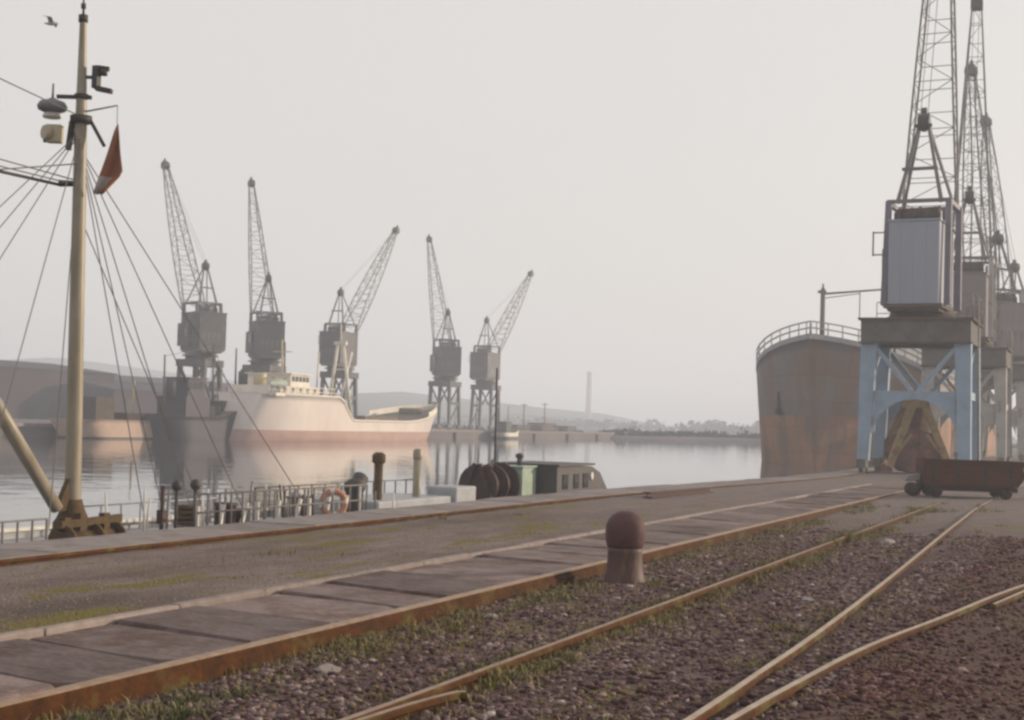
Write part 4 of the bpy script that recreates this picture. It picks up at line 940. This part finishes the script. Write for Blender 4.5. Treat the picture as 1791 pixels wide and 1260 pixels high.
for yy in (1.7, 3.5): mb.tube((2.4, yy, 3.7), (2.4, yy, 4.9), .05, .05, 6); mb.tube((2.4, yy, 4.9), (2.8, yy, 5.0), .06, .05, 6)
mb.build('davit', 'buff', ws)
mb = MB()
for i in range(13):
    a = i * .85; mb.tube((2.85, .6 + a, 3.6), (2.85, .6 + a, 4.3), .03, .03, 5)
for z in (3.95, 4.3): mb.tube((2.85, .6, z), (2.85, 11.0, z), .03, .03, 5)
mb.build('railing', 'superwhite', ws)
# bipod mast in the well deck with two derricks
mb = MB(); mb.tube((-1.1, 16.8, 2.0), (-.25, 16.8, 8.6), .16, .13, 10); mb.tube((1.25, 16.8, 2.0), (.25, 16.8, 8.6), .16, .13, 10); mb.beam((-.6, 16.8, 8.5), (.6, 16.8, 8.5), .3, .3); mb.beam((-.75, 16.8, 6.2), (.75, 16.8, 6.2), .12, .12); mb.tube((0, 16.8, 8.6), (0, 16.8, 10.2), .07, .04, 8); mb.build('bipod_mast', 'superwhite', ws)
mb = MB(); mb.tube((.2, 16.6, 3.2), (.4, 18.2, 7.8), .10, .08, 8); mb.build('derrick', 'superwhite', ws)
mb = MB(); mb.tube((-1.5, 15.4, 2.4), (-1.0, 14.8, 7.6), .09, .07, 8); mb.build('derrick', 'superwhite', ws)
for y0, y1 in ((12.6, 16.0), (17.8, 24.5)): mb = MB(); mb.bbox(-2.1, 2.1, y0, y1, 1.4, 2.2); bevel(mb.build('hatch_cover', 'deck', ws), .1)
mb = MB(); mb.bbox(-.8, .8, 30.6, 31.6, 2.4, 3.0); mb.tube((-1.1, 31.1, 2.8), (1.1, 31.1, 2.8), .3, .3, 10); mb.build('windlass', 'deck', ws)
mb = MB()
for s_ in (0, 1):
    E_ = [Vector(e[s_]) for e in edge[32:]]
    for a, b in zip(E_, E_[1:]): mb.beam(a + Vector((0, 0, .28)), b + Vector((0, 0, .28)), .06, .5)
mb.build('bow_bulwark', 'superwhite', ws)

# ------------------------------------------------------------------ dark trawler, barge and small craft at the far quay
M['black'] = mat('black_hull', (.035, .028, .042), (.05, .042, .055), .6, scale=2)
tr = tag(empty('dark_trawler', (-64.2, 85.4, WZ), R(0)), 'dark purple-black trawler moored left of the white ship stern', 'trawler')
me, edge = hull_mesh(9.6, 3.8, -1, 0, lambda t: 1.7 + 1.0 * smooth(.5, 1, t), stations=24, rows=9, rake=1.6, mats=('black', 'black'), boot=.3)
put('hull', me, tr)
mb = MB(); mb.bbox(-1.3, 1.3, 1.6, 4.6, 1.6, 3.2); mb.bbox(-1.0, 1.0, 2.2, 4.2, 3.2, 4.5); mb.bbox(-1.2, 1.2, 2.0, 4.4, 4.5, 4.62); w_ = mb.build('wheelhouse', 'black', tr)
for i in range(3): mb = MB(); mb.bbox(1.0, 1.03, 2.35 + i * .6, 2.8 + i * .6, 3.8, 4.3); mb.build('window', 'glass', w_)
mb = MB(); mb.lathe((0, 1.4, 3.0), [(.4, 0), (.38, 1.4), (.34, 1.45)], 14); mb.build('funnel', 'black', tr)
mb = MB(); mb.tube((0, 6.8, 2), (0, 6.6, 7.4), .10, .06, 8); mb.tube((0, 6.7, 2.6), (0, 4.9, 5.6), .07, .05, 8); mb.build('mast', 'slate', tr)
mb = MB(); mb.tube((0, .7, 1.7), (0, .55, 6.2), .10, .06, 8); mb.build('mizzen_mast', 'slate', tr)
mb = MB()
for p in ((-1.5, 5.6, 2.2), (1.5, 5.6, 2.2), (-1.3, 8, 2.6), (1.3, 8, 2.6), (0, 9.9, 2.7), (0, .6, 6.1)): mb.tube((0, 6.6, 7.2), p, .018, .018, 4)
mb.build('rigging', 'wire', tr)
mb = MB(); mb.bbox(-1.1, 1.1, 5.0, 6.3, 1.6, 2.6); mb.bbox(-.7, .7, 7.2, 8.0, 2.0, 3.0); mb.build('deck_gear', 'coal', tr)
t2 = tag(empty('drab_trawler', (-66.4, 97.5, WZ), R(1)), 'grey-green trawler lying half hidden behind the white ship stern', 'trawler')
me, edge = hull_mesh(11.5, 4.2, -1, 0, lambda t: 2.2 + .9 * smooth(.5, 1, t), stations=24, rows=9, rake=1.6, mats=('shed_green', 'slate'), boot=.3)
put('hull', me, t2)
mb = MB(); mb.bbox(-1.5, 1.5, 2.0, 6.6, 2.0, 4.1); mb.bbox(-1.2, 1.2, 3.2, 5.6, 4.1, 5.6); mb.build('wheelhouse', 'shed_green', t2)
mb = MB(); mb.lathe((0, 2.5, 4.1), [(.5, 0), (.46, 1.6), (.4, 1.65)], 14); mb.build('funnel', 'coal', t2)
for nm, y, h in (('mast', 8.6, 8.4), ('mizzen_mast', 1.0, 7.4)): mb = MB(); mb.tube((0, y, 2), (0, y - .1, h), .12, .06, 8); mb.build(nm, 'slate', t2)
br = tag(empty('pale_barge', (-66.6, 79.0, WZ)), 'pale sandy lighter moored against the left part of the far quay', 'barge')
me, edge = hull_mesh(12.5, 4.0, -1, 0, lambda t: 1.35, stations=20, rows=9, rake=.8, bow_len=.15, stern_len=.1, stern_min=.8, bow_p=(2.4, 3), mats=('pale_wall', 'slate'), boot=.12)
put('hull', me, br)
mb = MB(); mb.bbox(-1.2, 1.2, 1.0, 3.0, 1.3, 2.9); mb.build('cabin', 'wood', br)
mb = MB(); mb.bbox(-1.5, 1.5, 4.0, 10.4, 1.3, 1.85); mb.build('hold_cover', 'shed', br)
mb = MB(); mb.tube((.2, 6.4, 1.3), (.2, 6.4, 4.2), .10, .07, 8); mb.build('mast', 'buff', br)
sb = tag(empty('workboat', (-67.4, 155, WZ), R(4)), 'small white and dark workboat under the rightmost far crane', 'boat')
me, edge = hull_mesh(5.5, 2.2, -.6, 0, lambda t: .8 + .5 * smooth(.5, 1, t), stations=18, rows=9, rake=1., mats=('superwhite', 'slate'), boot=.3)
put('hull', me, sb)
mb = MB(); mb.bbox(-.7, .7, .9, 2.8, .7, 2.1); mb.build('cabin', 'slate', sb)
mb = MB(); mb.tube((0, 3.4, .7), (0, 3.4, 4.0), .07, .04, 6); mb.build('mast', 'slate', sb)

# ------------------------------------------------------------------ far quay buildings
def shed(x0, x1, y0, y1, z, ridge, wall, label, doors=3):
    s_ = tag(empty('transit_shed', ((x0 + x1) / 2, (y0 + y1) / 2, FQZ - .27)), label, 'shed', 'sheds behind the far quay')
    w, l = (x1 - x0) / 2, (y1 - y0) / 2
    mb = MB(); mb.bbox(-w, w, -l, l, 0, z); mb.build('wall', wall, s_)
    mb = MB(); mb.prism([(-w - .3, z - .05), (w + .3, z - .05), (w + .3, z + .1), (0, z + ridge), (-w - .3, z + .1)], 'y', -l - .3, l + .3); mb.build('roof', 'shed_roof', s_)
    for i in range(doors):
        yy = lerp(-l, l, (i + .5) / doors); mb = MB(); mb.bbox(w, w + .08, yy - 1.3, yy + 1.3, 0, min(3.2, z * .75)); mb.build('door', 'door', s_)
    return s_
shed(-140, -119, 95, 149, 6.0, 1.3, 'shed', 'long dark brown transit shed at the far left', 6)
shed(-151, -131, 159, 203, 5.5, 1.3, 'shed_green', 'lower grey-green shed behind the leftmost far cranes', 5)
shed(-121, -111, 139, 153, 3.8, 1.0, 'shed', 'small dark shed between the left shed and the first crane', 2)
shed(-173, -151, 130, 189, 6.6, 1.6, 'shed_green', 'hazy back shed rising behind the brown transit shed', 4)
def heap(name, x, y, L_, Wd, h, label, mt='coal', skew=.3):
    mb = MB(); nx_, ny_ = 28, 12
    for i in range(nx_ + 1):
        for j in range(ny_ + 1):
            u, v = i / nx_ * 2 - 1, j / ny_ * 2 - 1; us = u + skew * (1 - u * u)
            z = h * max(0, 1 - abs(v) ** 1.3) * max(0, 1 - abs(us) ** 1.4) + noise.noise(Vector((u * 6, v * 4, x))) * h * .10 * (1 - max(abs(u), abs(v)))
            mb.v.append((v * Wd / 2, u * L_ / 2, z))
    for i in range(nx_):
        for j in range(ny_): a = i * (ny_ + 1) + j; mb.f.append([a, a + 1, a + ny_ + 2, a + ny_ + 1]); mb.m.append(0); mb.sm.append(True)
    return tag(mb.build(name, mt, None, (x, y, FQZ - .27)), label, 'heap')
heap('coal_heap', -80.5, 130, 34, 12, 3.2, 'dark coal heap behind the white ship well deck', skew=.55)
for i, (x, y, l, h, lb) in enumerate([(-76, 181, 5, 1.1, 'low timber stack just right of the rightmost far crane'), (-75, 187.5, 5, 1.5, 'taller timber stack second right of the far cranes'), (-76, 193.5, 3, .9, 'low timber stack third right of the far cranes'), (-75, 197, 4, 1.3, 'last timber stack at the end of the far quay')]):
    t = tag(empty('timber_stack', (x, y, FQZ - .25)), lb, 'timber stack', 'timber stacks on the far quay')
    for k in range(max(2, int(h / .35))): mb = MB(); mb.box((random.uniform(-.2, .2), random.uniform(-.2, .2), .16 + k * .35), (2.4, l * random.uniform(.85, 1), .3)); mb.build('bundle', 'wood', t)
for x, y, h, lb in [(-78, 172, 4.6, 'thin dark pole right beside the rightmost far crane'), (-77, 186, 4.0, 'thin dark pole among the timber stacks'), (-79, 199, 4.4, 'thin dark pole at the end of the far quay')]:
    mb = MB(); mb.tube((0, 0, 0), (0, 0, h), .11, .07, 8); mb.beam((-.5, 0, h * .95), (.5, 0, h * .95), .09, .09); tag(mb.build('lamp_post', 'crane_frame', None, (x, y, FQZ - .25)), lb, 'post', 'posts on the far quay')
mb = MB(); mb.lathe((0, 0, 0), [(1.6, 0), (1.4, 12), (1.15, 27), (1.35, 27.1), (1.35, 28), (1.1, 28.1)], 16); tag(mb.build('factory_chimney', 'brick', None, (-238.5, 659, -.2)), 'tall faint factory chimney in the haze above the far bank', 'chimney')

# seagull high on the left
gu = tag(empty('seagull', (-18.0, 20.33, 8.55), YAW), 'small pale gull flying high left of the mast', 'bird')
mb = MB(); mb.lathe((0, 0, 0), [(.01, -.22), (.045, -.1), (.06, 0), (.045, .12), (.035, .17), (.01, .22)], 10, 'x'); mb.build('body', 'gull', gu)
gu.scale = (.62, .62, .62)
for s_ in (-1, 1):
    mb = MB(); mb.add([(.08, 0, .03), (-.07, 0, .03), (-.05, s_ * .28, .14), (.09, s_ * .28, .14), (-.10, s_ * .62, .06), (-.03, s_ * .60, .065), (.08, 0, .015), (-.07, 0, .015), (-.05, s_ * .28, .125), (.09, s_ * .28, .125)], [(0, 1, 2, 3), (3, 2, 4, 5), (9, 8, 7, 6), (0, 3, 9, 6), (1, 7, 8, 2), (9, 5, 4, 8), (3, 5, 9), (2, 8, 4)]); mb.build('wing', 'gull', gu)

# ------------------------------------------------------------------ haze
hm = bpy.data.materials.new('haze'); hm.use_nodes = True; n = hm.node_tree.nodes
n.remove(n['Principled BSDF']); pv = n.new('ShaderNodeVolumePrincipled'); pv.inputs['Color'].default_value = (.83, .885, 1.0, 1)
pv.inputs['Density'].default_value = .0019; pv.inputs['Anisotropy'].default_value = .2
hm.node_tree.links.new(pv.outputs[0], n['Material Output'].inputs['Volume'])
mb = MB(); mb.bbox(-950, 600, -300, 1200, -4.4, 36); o = mb.build('haze', hm); o['kind'] = 'stuff'; o['label'] = 'thin pale haze over the whole dock'
